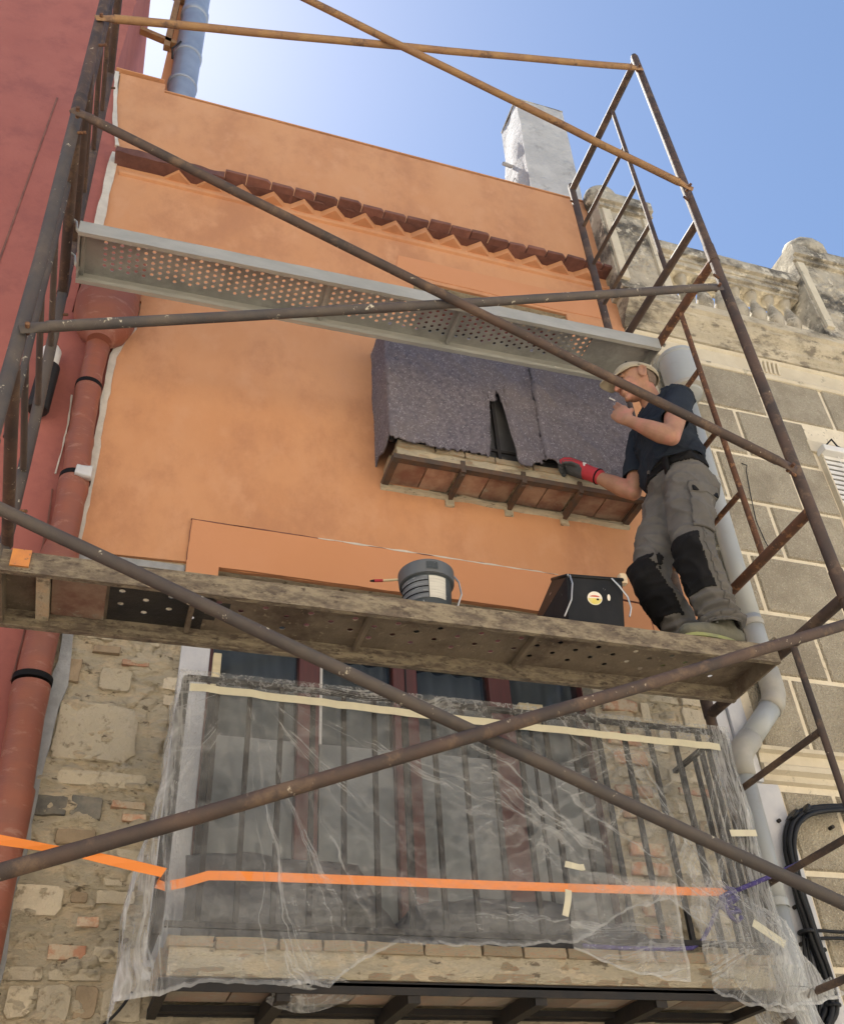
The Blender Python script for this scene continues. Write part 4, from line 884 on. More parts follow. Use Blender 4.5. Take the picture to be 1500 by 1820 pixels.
# ================================================================== FELT COVER
def felt_bot(x):
    z = 4.888 + .026*n3(x*11, 3) + .016*n3(x*37, 8) + .010*n3(x*90, 4)
    if x < 1.10: z += .01
    if 1.40 < x < 1.60: z += .02+.012*n3(x*60, 1)
    if 1.605 < x < 1.755:
        t = 1-abs(x-(1.69))/(.075 if x < 1.69 else .060); z = max(z, 4.9 + .40*min(1, max(0, t)*2.6)+(.075 if abs(x-1.70) < .012 else 0)+.02*n3(x*70, 2))
    if 1.755 <= x < 1.86: z -= .045*(1-abs(x-1.80)/.06)
    if 1.90 < x < 1.99: z += .035
    if x > 2.36: z += .03
    return z
FT = thing('felt_cover', 'mauve grey fibrous felt blanket hung over the upper balcony railing', 'felt cover', (1.75,-.26,4.9))
ZT = 5.775
def ridge_f(a): return (1-abs(a))**5
def felt_pt(s, v):
    """s runs along the rail: side return first, then the front"""
    if s < .26: x, y, ox, oy = 1.088-.01*v, -s-.01, -1, 0
    else: x, y, ox, oy = 1.080+(s-.26)*.978, -.262, 0, -1
    zb = felt_bot(x) if s >= .26 else 4.915+.02*sin(s*30)
    z = zb+(ZT-zb)*v
    d = .022*fbm((s*3, z*2.5, 1), 1, 3)+.011*fbm((s*10+z*6, z*4, 5), 1, 3) + .014*sin(s*7+.5)*(1-v)+.010*ridge_f(n3(s*5+z*4, z*1.5, 6))+.004*n3(s*40, z*40)
    if s > 1.12: d += .014*(1-min(1, (s-1.12)*10)) if s < 1.22 else 0
    d += .012 if s > 1.125 else 0
    if s < .26: d *= .25
    return (x+ox*d+.010*(1-v)*n3(z*5, s)*(s > 1.5), y+oy*max(-.012, d), z)
nu, nv = 330, 120
mb = MB().grid(lambda u, v: felt_pt(u*1.735, v), nu, nv)
fo = mb.build('blanket', M_felt, FT, smooth=True)
s = fo.modifiers.new('s', 'SOLIDIFY'); s.thickness = .008; s.offset = 1
rf = random.Random(4)
for nm, m, cnt in (('fibres', M_fibre, 9000), ('pale_fibres', M_fibrel, 2600)):
    mb = MB(); mb.v = []; vs, fs = [], []
    for k in range(cnt):
        s_ = rf.uniform(.26, 1.73) if rf.random() < .93 else rf.uniform(0, .26); v = rf.random()**1.15
        p = Vector(felt_pt(s_, v)); nrm = Vector((0,-1,0)) if s_ >= .26 else Vector((-1,0,0))
        a = rf.uniform(0, 6.28); l = rf.uniform(.006, .019); w = .0006 if m is M_fibre else .0007
        t = Vector((cos(a),0,sin(a))) if s_ >= .26 else Vector((0,cos(a),sin(a))); sd_ = t.cross(nrm)*w
        p += nrm*.009; q = p+t*l*.5+nrm*rf.uniform(.001,.006); r2 = p+t*l+(sd_.normalized()*l*rf.uniform(-.4,.4))+nrm*rf.uniform(-.002,.004)
        b0 = len(vs); vs += [p-sd_, p+sd_, q+sd_, q-sd_, r2]; fs += [(b0,b0+1,b0+2,b0+3),(b0+3,b0+2,b0+4)]
    mb.v, mb.f = vs, fs; o = mb.build(nm, m, FT, raw=True); o['kind'] = 'stuff'
# dark netting behind the slit
MB().grid(lambda u, v: (1.13+1.3*u, -.205+.01*sin(u*40), 4.93+.7*v), 60, 4).build('netting', M_tarp, FT, smooth=True)
# ================================================================== POLYTHENE SHEETS
def film(name, label, fn, nu, nv, crease, mask=None, group='clear plastic sheets on the lower balcony'):
    mb = MB(); pts = {}; vals = []
    for j in range(nv+1):
        for i in range(nu+1):
            u, v = i/nu, j/nv
            if mask and not mask(u, v): continue
            c = crease(u, v); p = fn(u, v, c); pts[(i,j)] = len(mb.v); mb.v.append(Vector(p)); vals.append(c)
    for j in range(nv):
        for i in range(nu):
            ks = [(i,j),(i+1,j),(i+1,j+1),(i,j+1)]
            if all(k in pts for k in ks): mb.f.append(tuple(pts[k] for k in ks))
    me = bpy.data.meshes.new(name); me.from_pydata([tuple(p) for p in mb.v], [], mb.f)
    at = me.attributes.new('crease', 'FLOAT', 'POINT'); at.data.foreach_set('value', vals)
    o = link(name, me, M_film, None, smooth=True); tag(o, label, 'plastic sheet', group); return o
def ridge(a): return (1-abs(a))**6
def lerp_tab(t, x):
    for (a, b_), (c, d) in zip(t[:-1], t[1:]):
        if x <= c: return b_+(d-b_)*max(0, (x-a)/(c-a))
    return t[-1][1]
BOT = [(.1,2.27),(.24,2.30),(.4,2.345),(.75,2.34),(.86,2.42),(.97,2.47),(1.05,2.475),(1.4,2.48),(1.62,2.50),(1.85,2.62),(2.02,2.66),(2.17,2.56),(2.22,2.36),(2.30,2.29),(2.40,2.285),(2.50,2.30),(2.6,2.30)]
LEN = [.30, 2.26, .30]
def plan(s):
    """s: distance along the sheet in plan -> x, y, normal"""
    if s < .30: return .20, -.13-s, (-1, 0)
    if s < 2.58: return .20+(s-.30)*(2.27/2.28), -.43, (0, -1)
    return 2.47, -.43+(s-2.58), (1, 0)
def main_crease(u, v):
    s = u*2.88; x, y, n = plan(s); z = 3.392+(lerp_tab(BOT, x)-3.392)*v
    a1, r1 = atan2(z-3.42, x-.36), sqrt((z-3.42)**2+(x-.36)**2)
    a2, r2 = atan2(z-2.52, x-2.36), sqrt((z-2.52)**2+(x-2.36)**2)
    a3, r3 = atan2(z-2.62, x-1.0), sqrt((z-2.62)**2+(x-1.0)**2)
    c = ridge(n3(a1*13, r1*.8, 1)*1.5)*math.exp(-r1*.8)*.85
    c += ridge(n3(a2*11, r2*1.2, 5)*1.5)*math.exp(-r2*.65)*.9
    c += ridge(n3(a3*7, r3*1.4, 9)*1.5)*math.exp(-r3*1.6)*.6
    c += ridge(n3(x*3+z*5, z*2-x*1.5, 3)*1.3)*.30 + ridge(n3(x*11+2*n3(z*4, x*4), z*4, 7)*1.5)*.28
    k = (max(0, .34-s)/.34)*.5 + max(0, (s-2.35)/.5)*.75; c += ridge(n3(s*26, z*2.2, 4)*1.4)*k
    if v < .08: c = c*.6+.25*ridge(n3(s*18, z*22, 2))
    return min(1, (.5 if z < lerp_tab(BOT, x)+.012 else 0)+c*.10)
def main_fn(u, v, c):
    s = u*2.88; x, y, n = plan(s); zb = lerp_tab(BOT, x)+.010*n3(s*16, 2)+.006*n3(s*45, 1); z = 3.392+(zb-3.392)*v
    d = .006*c+.022*fbm((s*2.4, z*2.4, 2), 1, 4)*min(1, v*4)+.004
    if x < .5: d += .05*max(0, min(1, (2.95-z)/.5))*max(0, 1-(x-.2)/.3)*(.6+.5*n3(z*5))
    if z < 2.5: d += .02*(2.5-z)*4
    if s < .30: return (x-max(.0, d)-.045*max(0, min(1, (3.0-z)/.35))*(1-.8*max(0, min(1, (2.5-z)/.25)))+.012*n3(z*9, s*20), y, z)
    return (x+n[0]*d+.02*c*n3(z*9, s), y+n[1]*max(-.012, d), z)
film('plastic_sheet', 'large clear plastic sheet wrapped round the lower balcony railing', main_fn, 260, 120, main_crease)
def flap_fn(u, v, c):
    x = 1.62+.43*u-.02*v; z = 2.745-.03*u*u-.06*u*v-(.27+.03*sin(u*3))*v+.012*n3(u*7, 3)*v
    return (x, -.435-.012*c-.03*v*n3(u*3, v*3), z)
film('plastic_sheet', 'loose bluish plastic flap hanging under the orange ribbon', flap_fn, 70, 50, lambda u, v: min(1, .12+.25*ridge(n3(u*5+v*3, v*6, 2)*1.4)+(.5 if v > .97 or u > .98 else 0)))
def bag_fn(u, v, c):
    x = 2.10+.42*u+.10*(v-.4)*u+.03*n3(v*4, u*3); z = 2.80-.34*u*(1-v)*.6-.50*v+.02*n3(u*9, v*2)
    w = .055*sin(pi*min(1, max(0, v*1.1)))*sin(pi*u)
    return (x+(.06*v*v if u > .7 else 0), -.452-w-.016*c, z+(.05*(abs(u-.5)*2)**2 if v > .8 else 0))
film('plastic_sheet', 'crumpled plastic hanging in a pouch from the right end of the balcony', bag_fn, 90, 80, lambda u, v: min(1, .05+.45*ridge(n3(u*14+.6*n3(v*3), v*1.8, 3)*1.8)**2+.2*ridge(n3(u*6, v*7, 8)*1.6)+(.5 if v > .97 else 0)))
def tail_fn(u, v, c):
    x = 2.40+.15*u+.10*v*(.3+u); z = 2.62-.42*v-.10*u*v; return (x+.02*n3(v*6, u*5), -.40+.12*u-.012*c-.05*v, z)
film('plastic_sheet', 'trailing end of clear plastic beside the grey downpipe', tail_fn, 50, 60, lambda u, v: min(1, .03+.4*ridge(n3(u*9, v*2, 5)*1.8)+(.4 if u > .97 or v > .97 else 0)))
def rag_fn(u, v, c):
    x = .62+.16*u+.22*v*(u-.2)+.03*n3(v*5, 1); z = 2.375-.055*v-.03*sin(u*5)*v; return (x, -.42+.10*v+.02*n3(u*6, v*5)-.02*c, z)
film('plastic_sheet', 'torn strip of plastic dangling below the brick edge of the lower balcony', rag_fn, 40, 30, lambda u, v: min(1, .35+.6*ridge(n3(u*6, v*5, 2)*1.3)))
# tape
def ribbon(name, label, pts, w, m, cat, tw=None, group=None, axis=(0,0,1)):
    mb = MB(); n = len(pts); A = Vector(axis)
    L = []
    for i, p in enumerate(pts):
        a = tw[i] if tw else 0; d = (Vector(pts[min(i+1,n-1)])-Vector(pts[max(0,i-1)])).normalized()
        e = Matrix.Rotation(a, 3, d) @ (A-d*A.dot(d)).normalized()
        mb.v += [Vector(p)-e*w/2, Vector(p)+e*w/2]
        if i: mb.f.append((2*i-2, 2*i, 2*i+1, 2*i-1))
    o = mb.build(name, m, raw=True); s = o.modifiers.new('s', 'SOLIDIFY'); s.thickness = .0012; tag(o, label, cat, group); return o
ribbon('masking_tape', 'long cream masking tape along the top of the plastic sheet', [(.235+2.16*i/40, -.452-.014*abs(n3(i*.4)), 3.312-.028*(i/40)**1.5-.010*sin(pi*i/40)+.003*n3(i*.8)) for i in range(41)], .030, M_mask, 'tape')
tp = 'pieces of cream tape on the plastic'
ribbon('masking_tape', 'short cream tape piece at the right end of the balcony railing', [(2.33+.03*i, -.465, 2.915+.002*i) for i in range(5)], .026, M_mask, 'tape', group=tp)
ribbon('masking_tape', 'curled cream tape piece above the orange ribbon', [(1.60+.02*i, -.47-.012*sin(i), 2.755-.012*sin(i*.7)) for i in range(5)], .022, M_mask, 'tape', group=tp)
ribbon('masking_tape', 'upright cream tape piece hanging below the orange ribbon', [(1.600-.006*i, -.468-.006*sin(i), 2.665-.022*i) for i in range(5)], .024, M_mask, 'tape', group=tp, axis=(1,0,0))
ribbon('masking_tape', 'slanting cream tape piece gathering the plastic at lower right', [(2.31+.028*i, -.49, 2.575-.018*i) for i in range(5)], .030, M_mask, 'tape', group=tp)
a = [(-.55+.085*i, -.66+.018*i, 2.70-.006*i-.004*sin(i*.8)) for i in range(10)]
ribbon('orange_ribbon', 'twisted orange ribbon stretched to the left corner of the lower balcony', a+[(.20,-.44,2.628),(.228,-.425,2.625)], .030, M_ribbon, 'ribbon', tw=[.5*sin(i*.9) for i in range(12)], group='orange ribbon round the balcony')
ribbon('orange_ribbon', 'orange ribbon running straight behind the plastic along the railing', [(.245,-.418,2.632),(.28,-.418,2.640),(.36,-.4185,2.668)]+[(.36+1.96*i/24, -.419, 2.668+.036*(i/24)**.7-.006*sin(pi*i/24)) for i in range(1,25)], .030, M_ribbon, 'ribbon', group='orange ribbon round the balcony')
# ropes
tag(MB().path([(2.30+.58*i/16, -.45-.03*sin(pi*i/16), 2.70+.235*i/16-.012*sin(pi*i/16)) for i in range(17)]+[(2.95,-.5,2.97),(3.2,-.6,3.1)], .0085, 8).build('rope', M_rope, smooth=True), 'purple flecked rope tied from the railing out to the right', 'rope')
kn = MB(); kn.path([(2.27+.035*sin(i*1.3), -.435+.02*cos(i*1.9), 2.70+.022*cos(i*1.1)-.004*i) for i in range(22)], .0085, 8); tag(kn.build('rope_knot', M_rope, smooth=True), 'purple rope knot at the right end of the orange ribbon', 'rope')
tag(MB().path([(2.255,-.41,2.68),(2.20,-.40,2.60),(2.14,-.40,2.53),(2.09,-.40,2.505),(2.0,-.405,2.498),(1.8,-.40,2.496),(1.66,-.40,2.5)], .008, 8).build('rope', M_rope, smooth=True), 'purple rope end trailing down to the brick ledge', 'rope')
# things behind the plastic
def tarp(name, label, x0, x1, zs, y0, seed, m=M_tarp, amp=.03):
    def fn(u, v):
        x = x0+(x1-x0)*u; zt = lerp_tab(zs, x); z = 2.495+(zt-2.495)*v
        return (x, y0+.10*v*v+amp*fbm((x*5, z*6, seed), 1, 3)+.006*n3(x*30, z*30), z+.01*n3(x*9, seed))
    mb = MB().grid(fn, 60, 24); o = mb.build(name, m, smooth=True, raw=True); s = o.modifiers.new('s','SOLIDIFY'); s.thickness = .004
    tag(o, label, 'sheeting'); return o
tarp('folded_sheeting', 'dark grey sheeting bundled behind the railing at the left of the balcony', .30, 1.02, [(.3,2.80),(.6,2.81),(.9,2.79),(1.02,2.60)], -.335, 3)
tarp('folded_sheeting', 'dark crumpled sheeting behind the railing at the middle of the balcony', .98, 1.98, [(.98,2.55),(1.1,2.66),(1.35,2.70),(1.7,2.69),(1.98,2.60)], -.34, 9)
CB = thing('timber_offcut', 'short pale timber offcut standing by the white door jamb', 'timber', (.355,-.1,3.5)); MB().box(.34, .372, -.12, -.09, 3.50, 3.66).build('block', M_ply, CB, bevel=.003)
MB().box(.336, .376, -.125, -.085, 2.5, 3.498).build('batten', M_iron, CB)
CT = thing('cardboard_box', 'small pale cardboard box behind the railing below the right window', 'box', (1.68,-.2,3.4)); MB().box(1.62, 1.73, -.22, -.15, 3.44, 3.525).build('carton', M_ply, CT, bevel=.002)
MB().box(1.655, 1.665, -.2215, -.1485, 3.439, 3.5265).build('tape_band', M_mask, CT)
MB().box(1.67, 1.682, -.19, -.178, 2.49, 3.44).build('prop', M_iron, CT)
# ================================================================== cables, lamp, wire
CBL = thing('cable_bundle', 'thick bundle of black cables clipped to the stone house wall', 'cables', (2.95,-.05,2.3))
cp = [(3.9,3.30),(3.45,3.262),(3.29,3.245),(3.18,3.235),(3.08,3.215),(3.0,3.175),(2.95,3.12),(2.918,3.05),(2.905,2.97),(2.897,2.88),(2.898,2.76),(2.905,2.64),(2.915,2.54),(2.912,2.46),(2.895,2.39),(2.83,2.33),(2.80,2.2)]
def smooth_pts(p, it=2):
    for _ in range(it):
        q = [p[0]]
        for a, b_ in zip(p[:-1], p[1:]): q += [tuple(x*.75+y*.25 for x, y in zip(a, b_)), tuple(x*.25+y*.75 for x, y in zip(a, b_))]
        p = q+[p[-1]]
    return p
cp = smooth_pts(cp)
for k in range(5):
    MB().path([(x+.017*cos(k*1.26+i*.05)+.004*n3(i*.3, k), -.062+.017*sin(k*1.26+i*.05), z+.017*sin(k*1.26+i*.05)) for i, (x, z) in enumerate(cp)], .0115, 8).build('cable', M_cable, CBL, smooth=True)
for k, pts in enumerate(([(2.875,2.68),(2.85,2.60),(2.842,2.52),(2.85,2.46),(2.825,2.39),(2.81,2.3)], [(2.885,2.66),(2.87,2.58),(2.872,2.5),(2.868,2.44),(2.84,2.37)], [(3.6,2.70),(3.2,2.695),(3.05,2.69),(2.95,2.695),(2.88,2.68)], [(3.6,2.67),(3.2,2.668),(3.0,2.665),(2.92,2.66)])):
    MB().path([(x,-.045,z) for x, z in smooth_pts(pts)], .007, 7).build('thin_cable', M_cable, CBL, smooth=True)
for x, z in ((2.985,3.19),(2.903,2.95),(3.06,3.22),(2.875,2.68),(2.9,2.40)):
    MB().lathe([(.034,-.006),(.036,0),(.034,.006)], (x,-.062,z), 14, A=(0,1,0), B=(.7,0,.7) if z > 3.1 else (1,0,0), Z=(.7,0,-.7) if z > 3.1 else (0,0,1)).build('cable_tie', M_cable, CBL)
for x, z in ((2.945,3.17),(2.90,2.79),(2.88,2.64),(3.0,3.1),(3.23,3.16),(2.985,2.62)):
    MB().tube((x-.02,-.0,z),(x-.02,-.04,z), .009, 8).build('wall_clip', M_iron, CBL)
LP = thing('wall_lamp', 'small black wall lamp with a white top on the red house', 'lamp', (-.56,-.08,5))
MB().lathe([(.045,4.86),(.05,4.87),(.05,5.15),(.04,5.16)], (-.56,-.07,0), 18).build('body', M_iron, LP, smooth='auto')
MB().lathe([(.042,5.16),(.046,5.17),(.046,5.26),(.03,5.29)], (-.568,-.07,0), 18).build('white_cap', M_shutter, LP, smooth='auto')
MB().box(-.60, -.53, -.03, .0, 4.95, 5.1).build('mount', M_iron, LP)
tag(MB().path([(3.43,-.012,5.47),(3.45,-.03,5.44),(3.44,-.02,5.40),(3.41,-.02,5.2),(3.385,-.02,5.0),(3.40,-.02,4.85),(3.425,-.02,4.75)], .0028, 5).build('hanging_wire', M_cable), 'thin wire hanging down the stone block wall', 'wire')
tag(MB().path(smooth_pts([(.03,-.02,2.15),(.09,-.03,2.29),(.15,-.03,2.345),(.19,-.03,2.41)]), .005, 6).build('loose_cable', M_cable, smooth=True), 'short black cable at the foot of the rubble wall', 'cable')
# unseen house added across the street to bounce sunlight onto the facades
OP = thing('unseen_fill_house', 'unseen pale rendered house added across the street to bounce sunlight', 'house', (1,-7.6,0))
MB().prism([(-9,0),(12,0),(12,8.0),(-9,8.0)], -7.5, -7.8, [[(q,1.0),(q+1.1,1.0),(q+1.1,3.0),(q,3.0)] for q in (-6,-2,2,6)]).build('wall', M_opp, OP)
for q in (-6,-2,2,6): MB().box(q, q+1.1, -7.7, -7.68, 1, 3).build('pane', M_glass, OP)
MB().box(-9, 12, -15, -7.82, 0, 7.9).build('back_wall', M_opp, OP)
# ================================================================== WORKMAN
PE = thing('person', 'workman in beige cap, dark t-shirt and grey work trousers standing on the rusty deck, hand at his mouth', 'person', (2.27,-.71,3.55))
PE['label'] = 'workman in beige cap and grey work trousers standing on the rusty deck'
V = Vector
Hc = V((2.265,-.720,5.155)); F = V((-.92,.28,-.17)).normalized(); U = (V((0,0,1))-F*F.z).normalized(); Lf = U.cross(F).normalized()
hp = lambda f, u, l: Hc+F*f+U*u+Lf*l
sk = MB()
# head
sk.ell(hp(-.012,.022,0), F, U, Lf, .098, .098, .076, 24, 16)          # cranium
sk.ell(hp(.035,-.035,0), F, U, Lf, .062, .075, .062, 20, 12)            # face
sk.ell(hp(.040,-.088,0), F, U, Lf, .046, .034, .044, 18, 10)            # jaw
sk.ell(hp(.083,-.104,0), F, U, Lf, .018, .018, .022, 12, 8)             # chin
sk.ell(hp(.080,.028,0), F, U, Lf, .020, .014, .052, 14, 8)              # brow
sk.limb([hp(.092,.012,0), hp(.112,-.020,0), hp(.118,-.034,0)], [.010,.012,.013], 10)   # nose
sk.ell(hp(.106,-.037,.012), F, U, Lf, .010, .008, .008, 8, 6); sk.ell(hp(.106,-.037,-.012), F, U, Lf, .010, .008, .008, 8, 6)
sk.ell(hp(.094,-.062,0), F, U, Lf, .012, .006, .024, 12, 6); sk.ell(hp(.092,-.075,0), F, U, Lf, .012, .007, .022, 12, 6)   # lips
for s in (1, -1):
    sk.ell(hp(.066,-.022,.040*s), F, U, Lf, .026, .022, .022, 12, 8)    # cheek
    sk.ell(hp(-.010,-.012,.078*s), F, U, Lf, .020, .034, .010, 14, 10)   # ear
    sk.limb([hp(-.004,.018,.084*s), hp(-.022,.022,.090*s), hp(-.034,.004,.092*s), hp(-.026,-.022,.089*s), hp(-.010,-.042,.084*s)], [.006,.007,.007,.006,.007], 8)
neck0, neck1 = V((2.355,-.70,5.00)), hp(-.022,-.045,0)
sk.limb([neck0, neck0.lerp(neck1,.5), neck1], [.064,.053,.050], 18)
# trunk core and arms
shL, elL, wrL = V((2.365,-.875,4.905)), V((2.205,-.935,4.555)), V((2.080,-.825,4.735))
shR, elR, wrR = V((2.35,-.535,4.93)), V((2.252,-.49,4.60)), V((2.125,-.352,4.812))
sk.limb([neck0, V((2.37,-.70,4.8)), V((2.36,-.71,4.6))], [.07,.08,.08], 14)
for sh, el, wr in ((shL,elL,wrL),(shR,elR,wrR)):
    sk.limb([neck0+V((0,0,-.06)), sh], [.055,.056], 14)
    sk.limb([sh, sh.lerp(el,.45), sh.lerp(el,.8), el], [.056,.054,.045,.040], 16)
    sk.limb([el, el.lerp(wr,.22), el.lerp(wr,.5), el.lerp(wr,.8), wr], [.040,.048,.042,.031,.0275], 16)
# left hand raised to the mouth
kn_ = V((2.068,-.783,4.828)); pd = (kn_-wrL).normalized(); pn = V((.72,.62,.1)); pn = (pn-pd*pn.dot(pd)).normalized(); ps = pd.cross(pn).normalized()
sk.limb([wrL, wrL.lerp(kn_,.5), kn_], [(.025,.031),(.021,.044),(.017,.047)], 14, ref=pn)
for k, (off, ln) in enumerate(((-.030,.085),(-.010,.092),(.011,.082),(.030,.062))):
    b0 = kn_+ps*off; c1 = b0+pd*ln*.42-pn*-.010; tilt = (.10, .20, .55, .75)[k]
    d2 = (pd*cos(tilt)+pn*sin(tilt)).normalized(); d3 = (pd*cos(tilt*1.8)+pn*sin(tilt*1.8)).normalized()
    c2 = c1+d2*ln*.34; c3 = c2+d3*ln*.26
    sk.limb([b0-pd*.01, b0, c1, c2, c3], [.010,.0112,.0100,.0092,.0078], 10)
t0 = wrL.lerp(kn_,.35)-ps*.030; t1 = t0-ps*.022+pd*.028+pn*.014; t2 = t1+pd*.030+pn*.016-ps*.002
sk.limb([t0+ps*.01, t0, t1, t2], [.013,.012,.0105,.008], 10)
body = remeshed(sk, .0042, 5)
BD = link('body', body, M_skin, PE, smooth=True)
# eyes, brows, hair
for s in (1, -1):
    MB().ell(hp(.083,.004,.034*s), F, U, Lf, .007, .004, .010, 12, 8).build('eye', M_strap, BD, smooth=True)
    MB().limb([hp(.098,.018,.016*s), hp(.096,.023,.034*s), hp(.080,.020,.052*s)], [.003,.005,.003], 8).build('eyebrow', M_hair, BD, smooth=True)
def hairtest(c, n):
    d = c-Hc; f, u, l = d.dot(F), d.dot(U), d.dot(Lf)
    return d.length < .15 and -.055 < u < .05 and f < -.040 and abs(l) < .079
face_patch(body, hairtest, .002, 'cropped_hair', M_hair, BD)
# cap
cap = MB()
def capfn(u, v):
    a = 2*pi*u; t = v*pi/2; r = cos(t)
    f, l, h = cos(a)*.107*r**.75, sin(a)*.086*r**.75, (.080+(.0 if cos(a) > 0 else .048)*abs(cos(a))+.004*n3(a*3, t*4))*sin(t)**.95
    base = .026+(.022 if cos(a) > 0 else -.052)*abs(cos(a))
    return hp(-.010+f, base+h*.92, l)
cap.grid(capfn, 48, 14)
CP = cap.build('cap', M_cap, PE, smooth=True); s_ = CP.modifiers.new('s','SOLIDIFY'); s_.thickness = .004; s_.offset = 1
br = MB().grid(lambda u, v: hp(.085+.105*v*cos((u-.5)*1.5)-.045*(abs(u-.5)*2)**2, .046-.012*v-.020*((u-.5)*1.5)**2-.014*v*v, (u-.5)*2*(.080-.014*v)), 22, 10)
BRM = br.build('visor', M_cap, CP, smooth=True); s_ = BRM.modifiers.new('s','SOLIDIFY'); s_.thickness = .005
for a, z in ((1.05,.55),(1.95,.6),(-1.05,.55)): p = V(capfn(a/(2*pi) % 1, z)); MB().ell(p, F, U, Lf, .006, .006, .006, 10, 6).build('eyelet', M_strap, CP, smooth=True)
MB().path([V(capfn((.25+.5*i/16) % 1, .12))+(V(capfn((.25+.5*i/16) % 1, .12))-Hc).normalized()*.004 for i in range(17)], [(.002,.010)]*17, 8).build('band_seam', M_cap, CP, smooth=True)
# cigarette
MB().tube(V((2.050,-.800,4.885)), V((2.005,-.828,4.862)), .0036, 8).build('cigarette', M_shutter, BD)
# t-shirt
sh = MB()
sh.limb([V((2.345,-.71,4.575)), V((2.345,-.71,4.70)), V((2.365,-.70,4.84)), V((2.375,-.70,4.95))], [(.175,.132),(.178,.128),(.188,.128),(.165,.105)], 28, ref=(0,1,0))
sh.limb([V((2.375,-.70,4.97)), V((2.372,-.70,5.02))], [(.105,.078),(.075,.070)], 20, ref=(0,1,0))
for s_ in (shL, shR): sh.limb([V((2.37,-.70,4.93)), s_.lerp(V((2.37,-.70,4.95)),.15), s_+V((0,0,.0))], [.085,.080,.068], 20)
def shirtfold(c, n):
    a = n3(c.x*6+c.z*9, c.y*7, c.z*5); b = n3(c.z*16+c.x*9, c.y*6, 2)
    e = n3(c.x*8-c.z*8, c.y*9, 5)
    return .018*(1-abs(a))**4+.010*(1-abs(b))**5+.010*(1-abs(e))**6-.012
shm = remeshed(sh, .0075, 4, shirtfold)
# cut open the hem and cuffs so that they end cleanly
def trim(me, tests):
    bm = bmesh.new(); bm.from_mesh(me)
    for p, n in tests: bmesh.ops.bisect_plane(bm, geom=bm.verts[:]+bm.edges[:]+bm.faces[:], plane_co=p, plane_no=n, clear_outer=True) if len(n) == 3 else None
    bm.to_mesh(me); bm.free()
bm = bmesh.new(); bm.from_mesh(shm)
def gone(f):
    c = f.calc_center_median()
    if c.z < 4.545: return True
    d = (neck1-neck0).normalized(); t = (c-neck0).dot(d)
    return t > .035 and (c-(neck0+d*t)).length < .12
bmesh.ops.delete(bm, geom=[f for f in bm.faces if gone(f)], context='FACES')
bm.to_mesh(shm); bm.free()
SH = link('t_shirt', shm, M_shirt, PE, smooth=True); s_ = SH.modifiers.new('s','SOLIDIFY'); s_.thickness = .004; s_.offset = -1
for s_, e_, k in ((shL,elL,.55),(shR,elR,.74)):
    pts = [s_.lerp(V((2.37,-.70,4.95)),.22), s_]+[s_.lerp(e_, k*i/8) for i in range(1, 9)]; mb = MB(); mb.path(pts, [.066,.0715]+[.0715-.0005*i+.002*sin(i*1.7) for i in range(8)], 28, cap=False)
    for v in mb.v: v += noise.noise_vector(v*16)*.006+noise.noise_vector(v*34)*.003
    SL = mb.build('sleeve', M_shirt, SH, smooth=True); q_ = SL.modifiers.new('s','SOLIDIFY'); q_.thickness = .004
# trousers
hpL, knL, anL = V((2.33,-.795,4.42)), V((2.238,-.828,3.985)), V((2.292,-.80,3.665))
hpR, knR, anR = V((2.34,-.625,4.44)), V((2.125,-.625,3.975)), V((2.262,-.60,3.69))
tr = MB()
tr.limb([V((2.345,-.71,4.565)), V((2.345,-.71,4.50)), V((2.355,-.71,4.44)), V((2.36,-.71,4.40))], [(.165,.118),(.172,.125),(.175,.130),(.15,.11)], 26, ref=(0,1,0))
tr.ell((2.40,-.785,4.41), V((1,0,0)), V((0,0,1)), V((0,1,0)), .095, .10, .085); tr.ell((2.41,-.635,4.42), V((1,0,0)), V((0,0,1)), V((0,1,0)), .095, .10, .085)
for h, k, a in ((hpL,knL,anL),(hpR,knR,anR)):
    tr.limb([h, h.lerp(k,.3), h.lerp(k,.7), k, k.lerp(a,.35), k.lerp(a,.75), a, a+V((0,0,-.03))], [.112,.106,.092,.086,.082,.076,.076,.078], 22)
def trfold(c, n):
    leg = max(0, min(1, (4.1-c.z)/.3)); a = n3(c.x*5, c.y*5, c.z*9+c.x*6); b = n3(c.x*7, c.y*8, c.z*24)
    low = max(0, min(1, (3.80-c.z)/.12))
    e = n3(c.x*9+c.z*5, c.y*9, c.z*7+3)
    return .018*(1-abs(a))**3*(.6+.4*leg)+.010*(1-abs(b))**5*(.4+.6*leg)+.012*(1-abs(e))**7+low*.012*sin(c.z*150+4*n3(c.x*9, c.y*9))-.012
trm = remeshed(tr, .0075, 4, trfold)
bm = bmesh.new(); bm.from_mesh(trm)
bmesh.ops.delete(bm, geom=[f for f in bm.faces if f.calc_center_median().z < 3.625], context='FACES'); bm.to_mesh(trm); bm.free()
TR = link('trousers', trm, M_trous, PE, smooth=True); s_ = TR.modifiers.new('s','SOLIDIFY'); s_.thickness = .004; s_.offset = -1
def leg_angle(c, h, k, a):
    A, B = (h, k) if c.z > k.z else (k, a); t = (A.z-c.z)/(A.z-B.z); q = A.lerp(B, t); d = c-q
    return math.degrees(atan2(d.y, -d.x)), d.length          # 0 = straight ahead, negative = towards the outside left
def on_left(c): return c.y < -.712
def padL(c, n): g_, l_ = leg_angle(c, hpL, knL, anL); return on_left(c) and l_ < .16 and 3.775 < c.z < 4.04 and -72 < g_ < 78
def padR(c, n): g_, l_ = leg_angle(c, hpR, knR, anR); return not on_left(c) and l_ < .16 and 3.765 < c.z < 4.05 and -84 < g_ < 70
def pock(c, n): g_, l_ = leg_angle(c, hpL, knL, anL); return on_left(c) and l_ < .17 and 4.07 < c.z < 4.30 and -138 < g_ < -62
